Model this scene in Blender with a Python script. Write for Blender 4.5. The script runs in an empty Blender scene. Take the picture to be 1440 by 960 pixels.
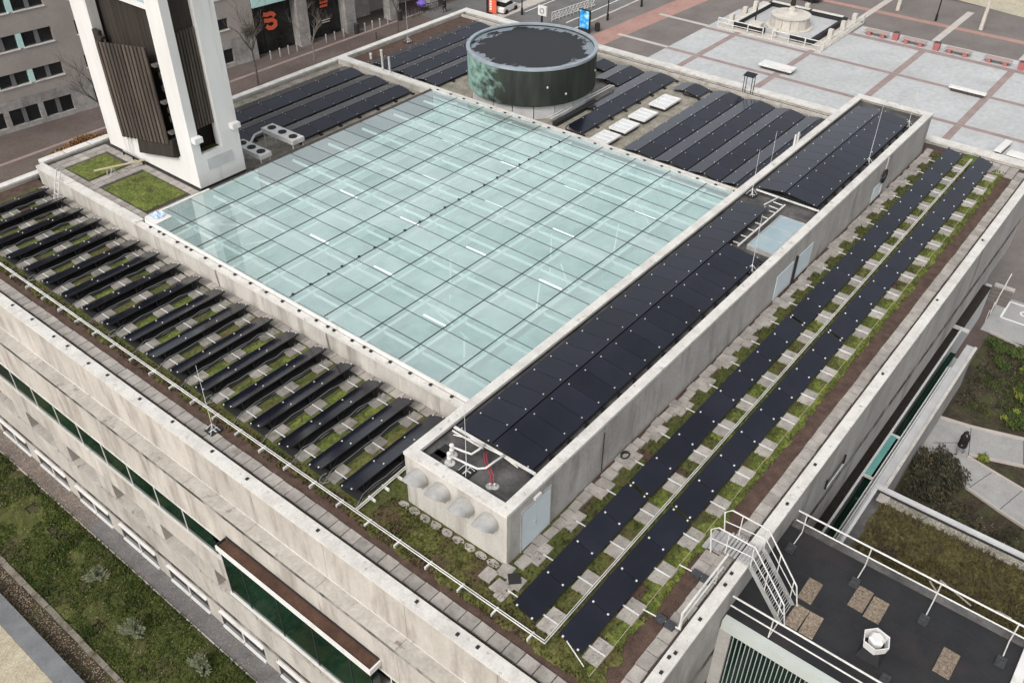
import bpy, math, random
from mathutils import Vector, Matrix
R_ = math.radians
sc = bpy.context.scene
rnd = random.Random(7)

# ------------------------------------------------------------------ camera
cam_d = bpy.data.cameras.new('camera')
cam = bpy.data.objects.new('camera', cam_d)
sc.collection.objects.link(cam)
sc.camera = cam
cam_d.sensor_width = 36.0
cam_d.lens = 36.0 * 1267.85 / 1440.0
cam_d.clip_start = 0.5
cam_d.clip_end = 2000
pitch, roll, yaw = R_(37.934), R_(0.3635), R_(51.342)
fw = Vector((math.sin(yaw) * math.cos(pitch), math.cos(yaw) * math.cos(pitch), -math.sin(pitch)))
r0 = Vector((math.cos(yaw), -math.sin(yaw), 0))
u0 = r0.cross(fw)
rt = r0 * math.cos(roll) + u0 * math.sin(roll)
up = -r0 * math.sin(roll) + u0 * math.cos(roll)
m = Matrix((rt, up, -fw)).transposed().to_4x4()
m.translation = Vector((0, 0, 25))
cam.matrix_world = m

# ------------------------------------------------------------------ light
SUN_EL, SUN_AZ = 45.0, -98.0      # azimuth measured from +Y towards +X
w = bpy.data.worlds.new('World')
sc.world = w
w.use_nodes = True
nt = w.node_tree
bg = nt.nodes['Background']
sky = nt.nodes.new('ShaderNodeTexSky')
sky.sky_type = 'NISHITA'
sky.sun_disc = False
sky.sun_elevation = R_(SUN_EL)
sky.sun_rotation = R_(SUN_AZ)
sky.air_density = 1.0
sky.dust_density = 4.0
sky.ozone_density = 1.0
hs = nt.nodes.new('ShaderNodeHueSaturation')
hs.inputs['Saturation'].default_value = 0.25
nt.links.new(sky.outputs[0], hs.inputs['Color'])
nt.links.new(hs.outputs[0], bg.inputs['Color'])
bg.inputs['Strength'].default_value = 0.15
sd = bpy.data.lights.new('sun', 'SUN')
sd.energy = 0.9
sd.angle = R_(14)
sd.color = (1.0, 0.955, 0.89)
sun = bpy.data.objects.new('sun', sd)
sc.collection.objects.link(sun)
sdir = Vector((math.sin(R_(SUN_AZ)) * math.cos(R_(SUN_EL)), math.cos(R_(SUN_AZ)) * math.cos(R_(SUN_EL)), math.sin(R_(SUN_EL))))
sun.rotation_euler = sdir.to_track_quat('Z', 'Y').to_euler()
sun.location = (0, 0, 60)
sc.view_settings.view_transform = 'Standard'
sc.view_settings.look = 'None'
sc.view_settings.gamma = 1.0
sc.view_settings.use_curve_mapping = False
sc.view_settings.exposure = 0.55
sc.cycles.use_denoising = True
sc.cycles.max_bounces = 8
sc.cycles.transparent_max_bounces = 12

# ------------------------------------------------------------------ materials
MATS = {}


def mat(name, col, rough=0.8, col2=None, scale=3.0, amt=1.0, bump=0.0, bscale=None, metal=0.0, spec=0.4,
        stretch=(1, 1, 1), detail=6.0, contrast=(0.35, 0.65), fine=0.0, coat=0.0, rnd_obj=0.0, stain=None):
    """stain = (colour, scale, stretch, low, high)"""
    mt = bpy.data.materials.new(name)
    mt.use_nodes = True
    n, l = mt.node_tree.nodes, mt.node_tree.links
    b = n['Principled BSDF']
    b.inputs['Roughness'].default_value = rough
    b.inputs['Metallic'].default_value = metal
    b.inputs['Specular IOR Level'].default_value = spec
    if coat:
        b.inputs['Coat Weight'].default_value = coat
    geo = n.new('ShaderNodeNewGeometry')
    mp = n.new('ShaderNodeMapping')
    mp.inputs['Scale'].default_value = stretch
    l.new(geo.outputs['Position'], mp.inputs['Vector'])
    cur = None
    if col2 is not None:
        tx = n.new('ShaderNodeTexNoise')
        tx.inputs['Scale'].default_value = scale
        tx.inputs['Detail'].default_value = detail
        tx.inputs['Roughness'].default_value = 0.62
        l.new(mp.outputs[0], tx.inputs['Vector'])
        rp = n.new('ShaderNodeValToRGB')
        rp.color_ramp.elements[0].position = contrast[0]
        rp.color_ramp.elements[0].color = (*col, 1)
        rp.color_ramp.elements[1].position = contrast[1]
        rp.color_ramp.elements[1].color = (*col2, 1)
        l.new(tx.outputs['Fac'], rp.inputs[0])
        cur = rp.outputs[0]
    if fine:
        t2 = n.new('ShaderNodeTexNoise')
        t2.inputs['Scale'].default_value = (bscale or 20)
        t2.inputs['Detail'].default_value = 3
        l.new(geo.outputs['Position'], t2.inputs['Vector'])
        mr = n.new('ShaderNodeMapRange')
        mr.inputs[1].default_value = 0.3
        mr.inputs[2].default_value = 0.7
        mr.inputs[3].default_value = 1 - fine
        mr.inputs[4].default_value = 1 + fine
        l.new(t2.outputs['Fac'], mr.inputs[0])
        mx = n.new('ShaderNodeMix')
        mx.data_type = 'RGBA'
        mx.blend_type = 'MULTIPLY'
        mx.inputs[0].default_value = 1
        if cur:
            l.new(cur, mx.inputs[6])
        else:
            mx.inputs[6].default_value = (*col, 1)
        l.new(mr.outputs[0], mx.inputs[7])
        cur = mx.outputs[2]
    if stain:
        sc_, ss, sst, lo, hi = stain
        mp2 = n.new('ShaderNodeMapping')
        mp2.inputs['Scale'].default_value = sst
        l.new(geo.outputs['Position'], mp2.inputs['Vector'])
        t3 = n.new('ShaderNodeTexNoise')
        t3.inputs['Scale'].default_value = ss
        t3.inputs['Detail'].default_value = 7
        t3.inputs['Roughness'].default_value = 0.65
        l.new(mp2.outputs[0], t3.inputs['Vector'])
        mr = n.new('ShaderNodeMapRange')
        mr.inputs[1].default_value = lo
        mr.inputs[2].default_value = hi
        l.new(t3.outputs['Fac'], mr.inputs[0])
        mx = n.new('ShaderNodeMix')
        mx.data_type = 'RGBA'
        l.new(mr.outputs[0], mx.inputs[0])
        if cur:
            l.new(cur, mx.inputs[6])
        else:
            mx.inputs[6].default_value = (*col, 1)
        mx.inputs[7].default_value = (*sc_, 1)
        cur = mx.outputs[2]
    if rnd_obj:
        oi = n.new('ShaderNodeObjectInfo')
        mr = n.new('ShaderNodeMapRange')
        mr.inputs[3].default_value = 1 - rnd_obj
        mr.inputs[4].default_value = 1 + rnd_obj
        l.new(oi.outputs['Random'], mr.inputs[0])
        mx = n.new('ShaderNodeMix')
        mx.data_type = 'RGBA'
        mx.blend_type = 'MULTIPLY'
        mx.inputs[0].default_value = 1
        if cur:
            l.new(cur, mx.inputs[6])
        else:
            mx.inputs[6].default_value = (*col, 1)
        l.new(mr.outputs[0], mx.inputs[7])
        cur = mx.outputs[2]
    if cur:
        l.new(cur, b.inputs['Base Color'])
    else:
        b.inputs['Base Color'].default_value = (*col, 1)
    if bump:
        t4 = n.new('ShaderNodeTexNoise')
        t4.inputs['Scale'].default_value = bscale or 20
        t4.inputs['Detail'].default_value = 5
        l.new(geo.outputs['Position'], t4.inputs['Vector'])
        bp = n.new('ShaderNodeBump')
        bp.inputs['Strength'].default_value = bump
        bp.inputs['Distance'].default_value = 0.05
        l.new(t4.outputs['Fac'], bp.inputs['Height'])
        l.new(bp.outputs[0], b.inputs['Normal'])
    MATS[name] = mt
    return mt


STONE = mat('pale_stone', (0.37, 0.34, 0.302), 0.85, (0.48, 0.447, 0.405), 0.7, stretch=(1, 1, 0.55), fine=0.06, bscale=9,
            stain=((0.20, 0.172, 0.145), 1.1, (1, 1.3, 0.28), 0.48, 0.76), rnd_obj=0.06, bump=0.08)
STONE_SHADE = mat('shaded_lower_stone', (0.34, 0.315, 0.28), 0.85, (0.44, 0.41, 0.37), 0.8, stretch=(1, 1, 0.5), fine=0.08, bscale=8,
              stain=((0.22, 0.20, 0.175), 0.7, (1, 1, 0.4), 0.54, 0.75), rnd_obj=0.05, bump=0.08)  # pale stone darkened: lower-wall shade put into the colour
LEDGE = mat('weathered_stone', (0.34, 0.315, 0.28), 0.9, (0.43, 0.40, 0.36), 1.5, fine=0.1, bscale=7,
            stain=((0.15, 0.13, 0.11), 1.6, (1, 1, 1), 0.58, 0.70), rnd_obj=0.06)
SOOT = mat('soot_stained_stone', (0.10, 0.09, 0.08), 0.95, (0.40, 0.365, 0.315), 1.5, contrast=(0.40, 0.6), fine=0.15, bscale=9)
SOOT2 = mat('black_dirt_streak', (0.045, 0.041, 0.037), 0.95, (0.30, 0.285, 0.26), 1.1, contrast=(0.44, 0.66), fine=0.2, bscale=9)
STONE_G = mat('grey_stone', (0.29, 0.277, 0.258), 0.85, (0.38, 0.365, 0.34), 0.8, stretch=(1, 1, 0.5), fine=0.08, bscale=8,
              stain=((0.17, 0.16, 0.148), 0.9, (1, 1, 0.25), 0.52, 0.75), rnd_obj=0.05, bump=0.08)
CONC = mat('pale_concrete', (0.38, 0.357, 0.322), 0.88, (0.49, 0.465, 0.425), 0.9, stretch=(1, 1, 0.35), fine=0.06, bscale=10,
           stain=((0.19, 0.17, 0.145), 1.2, (1, 1, 0.16), 0.48, 0.74), bump=0.08)
WHITE = mat('white_coping', (0.58, 0.562, 0.525), 0.65, (0.43, 0.41, 0.375), 1.3, contrast=(0.42, 0.72), fine=0.08, bscale=10,
            stain=((0.20, 0.18, 0.155), 3.2, (1, 1, 1), 0.60, 0.72))
WHITEC = mat('clean_white_paint', (0.66, 0.65, 0.63), 0.6, (0.59, 0.575, 0.55), 0.8, stretch=(1, 1, 0.25),
             stain=((0.40, 0.36, 0.31), 0.8, (1.5, 1.5, 0.10), 0.56, 0.78))
WPIPE = mat('white_pipe_paint', (0.66, 0.65, 0.62), 0.55, (0.48, 0.465, 0.435), 2.2)
GALV = mat('galvanised_steel', (0.40, 0.395, 0.38), 0.45, (0.52, 0.515, 0.50), 3, metal=0.45)
GREYP = mat('grey_plastic', (0.030, 0.031, 0.034), 0.6, (0.055, 0.057, 0.062), 8)
BLACK = mat('black_rubber', (0.018, 0.018, 0.018), 0.7)
DARKGAP = mat('dark_drain', (0.035, 0.03, 0.027), 0.9, (0.07, 0.06, 0.052), 5)
PAVER = mat('concrete_paver', (0.24, 0.22, 0.198), 0.9, (0.34, 0.315, 0.285), 2.5, fine=0.1, bscale=18, rnd_obj=0.16,
            stain=((0.14, 0.125, 0.10), 1.6, (1, 1, 1), 0.58, 0.78), bump=0.12)
SUBST = mat('brown_lava_substrate', (0.052, 0.031, 0.023), 0.95, (0.095, 0.058, 0.043), 2.2, fine=0.45, bscale=26, bump=0.5,
            stain=((0.035, 0.024, 0.018), 0.8, (1, 1, 1), 0.55, 0.75))
GRAVEL = mat('pale_gravel', (0.17, 0.155, 0.125), 0.95, (0.30, 0.275, 0.23), 1.5, fine=0.55, bscale=14, bump=0.6,
             stain=((0.13, 0.12, 0.07), 0.7, (1, 1, 1), 0.56, 0.72))
MOSS = mat('sedum_moss', (0.050, 0.056, 0.012), 0.95, (0.115, 0.115, 0.030), 1.3, fine=0.40, bscale=11, bump=0.9,
           stain=((0.075, 0.052, 0.026), 0.8, (1, 1, 1), 0.48, 0.64))
MOSSD = mat('dark_sedum_moss', (0.040, 0.050, 0.010), 0.95, (0.082, 0.090, 0.020), 1.6, fine=0.4, bscale=11, bump=0.9,
            stain=((0.062, 0.048, 0.026), 0.8, (1, 1, 1), 0.50, 0.68))
MOSSG = mat('green_sedum_mat', (0.068, 0.092, 0.015), 0.95, (0.135, 0.152, 0.030), 1.5, fine=0.40, bscale=9, bump=0.9,
            stain=((0.045, 0.05, 0.014), 1.2, (1, 1, 1), 0.52, 0.66))
BITUM = mat('bitumen_roofing', (0.011, 0.0115, 0.013), 0.75, (0.020, 0.0205, 0.022), 0.8, fine=0.12, bscale=8,
            stain=((0.028, 0.022, 0.022), 0.5, (1, 1, 1), 0.52, 0.72))
BITUM2 = mat('worn_bitumen', (0.035, 0.034, 0.033), 0.7, (0.12, 0.115, 0.11), 0.9, fine=0.15, bscale=8)
PANEL = mat('solar_glass', (0.006, 0.007, 0.0135), 0.15, (0.010, 0.011, 0.019), 0.6, spec=0.5, rnd_obj=0.2)
FRAME = mat('black_anodised_frame', (0.012, 0.012, 0.013), 0.4)
CLAMP = mat('aluminium_clamp', (0.6, 0.6, 0.6), 0.4)
RAILM = mat('aluminium_rail', (0.50, 0.50, 0.49), 0.5, (0.60, 0.60, 0.58), 5)
CABLE = mat('grey_conduit', (0.17, 0.17, 0.165), 0.6)
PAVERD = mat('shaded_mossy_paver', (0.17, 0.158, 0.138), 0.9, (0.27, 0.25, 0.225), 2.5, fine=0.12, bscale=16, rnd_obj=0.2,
             stain=((0.09, 0.09, 0.05), 1.8, (1, 1, 1), 0.52, 0.72), bump=0.12)  # mossy paver, coloured darker for the shade among the panel rows
WOOD = mat('weathered_timber', (0.034, 0.026, 0.020), 0.85, (0.088, 0.070, 0.054), 5, stretch=(1, 1, 0.06), fine=0.2, bscale=20, rnd_obj=0.22)
WOODB = mat('dark_brown_cladding', (0.016, 0.012, 0.009), 0.85, (0.036, 0.027, 0.021), 3, stretch=(2, 2, 0.1))
COPPER = mat('dark_patinated_copper', (0.020, 0.027, 0.022), 0.6, (0.036, 0.044, 0.036), 0.9, stretch=(1, 1, 0.3), fine=0.2, bscale=5)
PATINA = mat('green_copper_patina', (0.25, 0.42, 0.36), 0.75, (0.36, 0.52, 0.45), 1.5)
ZINC = mat('bluish_roof_film', (0.22, 0.255, 0.285), 0.5, (0.30, 0.335, 0.365), 1.2)
PONDB = mat('black_roof_membrane', (0.016, 0.017, 0.018), 0.7, (0.024, 0.024, 0.025), 1)
GREYW = mat('grey_panel', (0.42, 0.42, 0.42), 0.7, (0.50, 0.50, 0.50), 1)
DOOR = mat('pale_blue_door', (0.50, 0.57, 0.60), 0.55, (0.57, 0.63, 0.655), 1.2)
BRWN = mat('rusty_brown_roofing', (0.05, 0.024, 0.015), 0.75, (0.085, 0.042, 0.026), 1.1, fine=0.2, bscale=9)
GGLASS = mat('green_tinted_glass', (0.003, 0.012, 0.009), 0.06, (0.006, 0.028, 0.018), 0.35, spec=0.5)
DGLASS = mat('dark_window_glass', (0.010, 0.011, 0.012), 0.05, (0.02, 0.022, 0.024), 0.5, spec=0.5)
SHOPG = mat('dark_shop_glass', (0.006, 0.007, 0.007), 0.06, (0.03, 0.032, 0.03), 0.5, spec=0.35)
MINT = mat('mint_panel', (0.40, 0.60, 0.57), 0.4, (0.48, 0.68, 0.65), 1)
TEAL = mat('teal_glass_roof', (0.10, 0.27, 0.25), 0.12, (0.16, 0.36, 0.33), 0.6)
PLASTER = mat('grey_beige_render', (0.27, 0.243, 0.222), 0.9, (0.32, 0.29, 0.265), 0.4, fine=0.05, bscale=6)
NATST = mat('mottled_granite', (0.20, 0.19, 0.18), 0.85, (0.34, 0.325, 0.305), 0.8, fine=0.12, bscale=4, rnd_obj=0.1)
STREET = mat('red_brown_street_paving', (0.085, 0.064, 0.056), 0.9, (0.125, 0.098, 0.086), 0.25, fine=0.12, bscale=3)
PLAZA = mat('pale_granite_paving', (0.375, 0.382, 0.382), 0.8, (0.445, 0.452, 0.452), 0.5, fine=0.10, bscale=2.2,
            stain=((0.31, 0.31, 0.305), 0.25, (1, 1, 1), 0.5, 0.75))
BAND = mat('mauve_paving_band', (0.235, 0.178, 0.165), 0.9, (0.29, 0.225, 0.21), 0.8, fine=0.08, bscale=4)
DPAVE = mat('grey_brown_paving', (0.135, 0.118, 0.108), 0.9, (0.17, 0.15, 0.138), 0.3, fine=0.08, bscale=3)
REDP = mat('red_brick_paving', (0.30, 0.175, 0.145), 0.9, (0.36, 0.22, 0.185), 0.5, fine=0.1, bscale=4)
LPAVE = mat('light_paving_band', (0.40, 0.36, 0.33), 0.9, (0.46, 0.42, 0.39), 0.8)
ASPH = mat('asphalt', (0.105, 0.103, 0.10), 0.9, (0.15, 0.147, 0.143), 0.3, fine=0.15, bscale=5)
SAND = mat('sandy_ground', (0.36, 0.32, 0.24), 0.95, (0.45, 0.41, 0.31), 0.5, fine=0.15, bscale=3)
PAINT = mat('white_road_paint', (0.72, 0.72, 0.70), 0.7)
SOIL = mat('garden_soil', (0.030, 0.024, 0.015), 0.95, (0.060, 0.048, 0.027), 1.4, fine=0.4, bscale=9, bump=0.5,
           stain=((0.05, 0.06, 0.018), 0.7, (1, 1, 1), 0.5, 0.65))
ASPHG = mat('grey_path_asphalt', (0.105, 0.10, 0.10), 0.9, (0.15, 0.145, 0.143), 1.2, fine=0.25, bscale=14)
CPATH = mat('concrete_path', (0.29, 0.285, 0.275), 0.9, (0.35, 0.345, 0.335), 0.8, fine=0.07, bscale=8,
            stain=((0.20, 0.197, 0.19), 0.7, (1, 1, 1), 0.56, 0.8))
WALLG = mat('blue_grey_wall_cap', (0.12, 0.125, 0.13), 0.85, (0.17, 0.175, 0.18), 1.2, fine=0.1, bscale=10)
BUFF = mat('buff_crushed_stone', (0.33, 0.285, 0.20), 0.95, (0.43, 0.385, 0.29), 2.0, fine=0.25, bscale=14, bump=0.4)
GRASSA = mat('olive_grass', (0.036, 0.060, 0.009), 0.9, (0.080, 0.112, 0.018), 0.6, rnd_obj=0.1)
GRASSB = mat('dry_grass', (0.080, 0.072, 0.024), 0.9, (0.13, 0.115, 0.045), 0.6)
LEAFG = mat('grey_green_leaf', (0.15, 0.17, 0.10), 0.9, (0.25, 0.265, 0.17), 2)
LEAFD = mat('dark_leaf', (0.024, 0.026, 0.017), 0.85, (0.055, 0.052, 0.028), 1.5)
LEAFM = mat('mid_green_leaf', (0.038, 0.062, 0.014), 0.85, (0.075, 0.10, 0.022), 1.5)
LEAFY = mat('yellow_green_leaf', (0.16, 0.19, 0.03), 0.85, (0.22, 0.24, 0.05), 1.5)
LEAFO = mat('rust_orange_leaf', (0.14, 0.065, 0.022), 0.9, (0.24, 0.13, 0.045), 1.2)
DRYL = mat('dry_fallen_leaf', (0.20, 0.135, 0.09), 0.9, (0.34, 0.26, 0.20), 3)
TAN = mat('tan_sedum', (0.062, 0.050, 0.018), 0.95, (0.105, 0.088, 0.030), 0.8, fine=0.35, bscale=9, bump=0.8,
          stain=((0.055, 0.040, 0.026), 0.9, (1, 1, 1), 0.48, 0.62))
CHIP = mat('exposed_aggregate', (0.12, 0.092, 0.062), 0.95, (0.27, 0.215, 0.165), 9, fine=0.4, bscale=22, rnd_obj=0.1)
BARK = mat('dark_bark', (0.055, 0.045, 0.038), 0.9, (0.10, 0.085, 0.07), 6)
BARKM = mat('grey_bark', (0.15, 0.13, 0.11), 0.9, (0.23, 0.205, 0.175), 5)
KERBS = mat('mossy_kerb_stone', (0.13, 0.115, 0.09), 0.9, (0.21, 0.19, 0.155), 1.6, fine=0.2, bscale=8, rnd_obj=0.12,
            stain=((0.06, 0.05, 0.03), 1.4, (1, 1, 1), 0.5, 0.66))
LEAFB = mat('brown_olive_leaf', (0.05, 0.042, 0.024), 0.85, (0.095, 0.08, 0.04), 1.5)
BARKP = mat('pale_bark', (0.42, 0.38, 0.33), 0.9, (0.55, 0.50, 0.44), 3)
REDM = mat('red_metal', (0.36, 0.13, 0.12), 0.6)
BENCHW = mat('bench_slat_wood', (0.30, 0.225, 0.20), 0.8, (0.38, 0.29, 0.26), 4)
BRONZE = mat('dark_bronze', (0.03, 0.028, 0.025), 0.45, metal=0.5)
STN = mat('pale_fountain_stone', (0.44, 0.41, 0.36), 0.85, (0.54, 0.505, 0.45), 1.2, fine=0.08, bscale=5)
ORANGE = mat('orange_red_sign', (0.72, 0.13, 0.06), 0.6)
SIGNW = mat('white_lettering', (0.7, 0.68, 0.66), 0.6)
CLOTH = mat('black_cloth', (0.010, 0.010, 0.011), 0.9)
CLOTHG = mat('grey_cloth', (0.20, 0.20, 0.21), 0.9)
SKIN = mat('skin', (0.45, 0.29, 0.22), 0.6)
BLUEP = mat('blue_plastic_sheet', (0.10, 0.28, 0.62), 0.35, (0.62, 0.72, 0.82), 4)
PURP = mat('purple_fabric', (0.16, 0.10, 0.42), 0.8)
TYRE = mat('black_tyre', (0.012, 0.012, 0.012), 0.8)
CARP = mat('black_car_paint', (0.012, 0.013, 0.015), 0.2, coat=0.5)
YEL = mat('pale_timber', (0.42, 0.36, 0.23), 0.8, (0.50, 0.44, 0.30), 3)
FROST = mat('frosted_skylight', (0.50, 0.52, 0.52), 0.25, (0.62, 0.64, 0.64), 0.6)
BLUEG = mat('blue_grey_glazing', (0.25, 0.325, 0.35), 0.12, (0.31, 0.385, 0.41), 0.5)
REDC = mat('red_cable', (0.27, 0.03, 0.05), 0.6)
BEAMM = mat('pale_mint_beam', (0.90, 0.95, 0.94), 0.6)
ATRF = mat('atrium_interior', (0.40, 0.53, 0.51), 0.8, (0.66, 0.76, 0.745), 0.45, detail=3)


def emit(name, col, s):
    mt = bpy.data.materials.new(name)
    mt.use_nodes = True
    b = mt.node_tree.nodes['Principled BSDF']
    b.inputs['Base Color'].default_value = (*col, 1)
    b.inputs['Emission Color'].default_value = (*col, 1)
    b.inputs['Emission Strength'].default_value = s
    return mt


TUBE = emit('lit_tube', (1, 1, 0.98), 1.1)


def screen_mat():
    mt = bpy.data.materials.new('lit_screen')
    mt.use_nodes = True
    n, l = mt.node_tree.nodes, mt.node_tree.links
    b = n['Principled BSDF']
    g = n.new('ShaderNodeNewGeometry')
    t = n.new('ShaderNodeTexNoise')
    t.inputs['Scale'].default_value = 1.3
    l.new(g.outputs['Position'], t.inputs['Vector'])
    r = n.new('ShaderNodeValToRGB')
    e = r.color_ramp.elements
    e[0].position, e[0].color = 0.36, (0.01, 0.06, 0.25, 1)
    e[1].position, e[1].color = 0.66, (0.35, 0.65, 0.60, 1)
    k = e.new(0.5)
    k.color = (0.03, 0.28, 0.62, 1)
    l.new(t.outputs['Fac'], r.inputs[0])
    l.new(r.outputs[0], b.inputs['Base Color'])
    l.new(r.outputs[0], b.inputs['Emission Color'])
    b.inputs['Emission Strength'].default_value = 0.2
    return mt


SCREEN = screen_mat()


def atrium_glass():
    mt = bpy.data.materials.new('mint_laminated_glass')
    mt.use_nodes = True
    n, l = mt.node_tree.nodes, mt.node_tree.links
    n.remove(n['Principled BSDF'])
    out = n['Material Output']
    geo = n.new('ShaderNodeNewGeometry')
    oi = n.new('ShaderNodeObjectInfo')
    tx = n.new('ShaderNodeTexNoise')
    tx.inputs['Scale'].default_value = 0.35
    tx.inputs['Detail'].default_value = 2
    l.new(geo.outputs['Position'], tx.inputs['Vector'])
    # milky interlayer: diffuse + translucent; tinted see-through; sharp sky reflection on top
    dif = n.new('ShaderNodeBsdfDiffuse')
    rp = n.new('ShaderNodeValToRGB')
    rp.color_ramp.elements[0].position = 0.35
    rp.color_ramp.elements[0].color = (0.52, 0.63, 0.615, 1)
    rp.color_ramp.elements[1].position = 0.7
    rp.color_ramp.elements[1].color = (0.66, 0.75, 0.735, 1)
    l.new(tx.outputs['Fac'], rp.inputs[0])
    l.new(rp.outputs[0], dif.inputs['Color'])
    tr = n.new('ShaderNodeBsdfTransparent')
    tr.inputs['Color'].default_value = (0.90, 0.965, 0.955, 1)
    mx = n.new('ShaderNodeMixShader')
    mr = n.new('ShaderNodeMapRange')
    mr.inputs[3].default_value = 0.56
    mr.inputs[4].default_value = 0.72
    l.new(oi.outputs['Random'], mr.inputs[0])
    bf = n.new('ShaderNodeMath')
    bf.operation = 'MAXIMUM'
    l.new(mr.outputs[0], bf.inputs[0])
    l.new(geo.outputs['Backfacing'], bf.inputs[1])
    l.new(bf.outputs[0], mx.inputs[0])
    l.new(dif.outputs[0], mx.inputs[1])
    l.new(tr.outputs[0], mx.inputs[2])
    gl = n.new('ShaderNodeBsdfGlossy')
    gl.inputs['Roughness'].default_value = 0.015
    gl.inputs['Color'].default_value = (0.93, 1.0, 0.99, 1)
    lw = n.new('ShaderNodeFresnel')
    lw.inputs['IOR'].default_value = 2.5
    mx2 = n.new('ShaderNodeMixShader')
    fb = n.new('ShaderNodeMath')
    fb.operation = 'SUBTRACT'
    fb.use_clamp = True
    l.new(lw.outputs[0], fb.inputs[0])
    l.new(geo.outputs['Backfacing'], fb.inputs[1])
    l.new(fb.outputs[0], mx2.inputs[0])
    l.new(mx.outputs[0], mx2.inputs[1])
    l.new(gl.outputs[0], mx2.inputs[2])
    l.new(mx2.outputs[0], out.inputs['Surface'])
    return mt


AGLASS = atrium_glass()

# ------------------------------------------------------------------ builders
COL = sc.collection


class MB:
    def __init__(s):
        s.v, s.f = [], []

    def add(s, vs, fs):
        b = len(s.v)
        s.v += [tuple(v) for v in vs]
        s.f += [tuple(i + b for i in f) for f in fs]
        return s

    def box(s, x0, x1, y0, y1, z0, z1):
        vs = [(x, y, z) for z in (z0, z1) for y in (y0, y1) for x in (x0, x1)]
        return s.add(vs, [(0, 2, 3, 1), (4, 5, 7, 6), (0, 1, 5, 4), (2, 6, 7, 3), (0, 4, 6, 2), (1, 3, 7, 5)])

    def hexa(s, bot, top):
        n = len(bot)
        fs = [tuple(range(n - 1, -1, -1)), tuple(range(n, 2 * n))]
        fs += [(i, (i + 1) % n, n + (i + 1) % n, n + i) for i in range(n)]
        return s.add(list(bot) + list(top), fs)

    def prism(s, poly, z0, z1):
        return s.hexa([(x, y, z0) for x, y in poly], [(x, y, z1) for x, y in poly])

    def beam(s, p0, p1, w, h, upv=(0, 0, 1)):
        p0, p1 = Vector(p0), Vector(p1)
        d = (p1 - p0).normalized()
        u = Vector(upv)
        if abs(d.dot(u)) > 0.98:
            u = Vector((1, 0, 0))
        a = d.cross(u).normalized() * (w / 2)
        b = a.cross(d).normalized() * (h / 2)
        return s.hexa([p0 - a - b, p0 + a - b, p0 + a + b, p0 - a + b], [p1 - a - b, p1 + a - b, p1 + a + b, p1 - a + b])

    def tube(s, pts, r, n=6, r1=None):
        pts = [Vector(p) for p in pts]
        rings = []
        N = len(pts)
        for i, p in enumerate(pts):
            d = (pts[min(i + 1, N - 1)] - pts[max(i - 1, 0)]).normalized()
            u = Vector((0, 0, 1)) if abs(d.z) < 0.9 else Vector((1, 0, 0))
            a = d.cross(u).normalized()
            b = a.cross(d).normalized()
            rr = r if r1 is None else r + (r1 - r) * i / max(1, N - 1)
            rings.append([p + (a * math.cos(2 * math.pi * k / n) + b * math.sin(2 * math.pi * k / n)) * rr for k in range(n)])
        vs = [v for ring in rings for v in ring]
        fs = [tuple(range(n))] + [tuple((N - 1) * n + k for k in range(n - 1, -1, -1))]
        for i in range(N - 1):
            for k in range(n):
                fs.append((i * n + k, (i + 1) * n + k, (i + 1) * n + (k + 1) % n, i * n + (k + 1) % n))
        return s.add(vs, fs)

    def lathe(s, c, prof, n=32, cap=True):
        cx, cy, cz = c
        vs, fs = [], []
        for r, z in prof:
            for k in range(n):
                a = 2 * math.pi * k / n
                vs.append((cx + r * math.cos(a), cy + r * math.sin(a), cz + z))
        for i in range(len(prof) - 1):
            for k in range(n):
                fs.append((i * n + k, i * n + (k + 1) % n, (i + 1) * n + (k + 1) % n, (i + 1) * n + k))
        if cap:
            fs.append(tuple(range(n - 1, -1, -1)))
            fs.append(tuple((len(prof) - 1) * n + k for k in range(n)))
        return s.add(vs, fs)

    def quad(s, a, b, c, d):
        return s.add([a, b, c, d], [(0, 1, 2, 3)])

    def mesh(s, name, mt, smooth=False):
        me = bpy.data.meshes.new(name)
        me.from_pydata(s.v, [], s.f)
        me.materials.append(mt)
        if smooth:
            me.polygons.foreach_set('use_smooth', [True] * len(me.polygons))
        me.update()
        return me

    def build(s, name, mt, parent=None, smooth=False):
        return place(name, s.mesh(name, mt, smooth), parent)


def place(name, me, parent=None, loc=None, rot=None, scale=None):
    o = bpy.data.objects.new(name, me)
    COL.objects.link(o)
    if loc is not None:
        o.location = loc
    if rot is not None:
        o.rotation_euler = rot
    if scale is not None:
        o.scale = scale
    if parent is not None:
        o.parent = parent
        o.matrix_parent_inverse = PINV[parent.name]
    return o


PINV = {}


def thing(name, label, cat, loc, group=None):
    o = bpy.data.objects.new(name, None)
    COL.objects.link(o)
    o.location = loc
    o.empty_display_size = 0.3
    o['label'] = label
    o['category'] = cat
    if group:
        o['group'] = group
    PINV[o.name] = Matrix.Translation(-Vector(loc))
    return o


def sub(o):
    """let a part carry sub-parts"""
    PINV[o.name] = Matrix.Translation(-Vector(o.location))
    return o


def tag(o, label, cat, group=None):
    o['label'] = label
    o['category'] = cat
    if group:
        o['group'] = group
    return o


def struct(o, kind='structure'):
    o['kind'] = kind
    return o


ORD = ['first', 'second', 'third', 'fourth', 'fifth', 'sixth', 'seventh', 'eighth', 'ninth', 'tenth', 'eleventh', 'twelfth',
       'thirteenth', 'fourteenth', 'fifteenth', 'sixteenth', 'seventeenth', 'eighteenth', 'nineteenth', 'twentieth']

G = -11.0
# ================================================================== the setting


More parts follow.
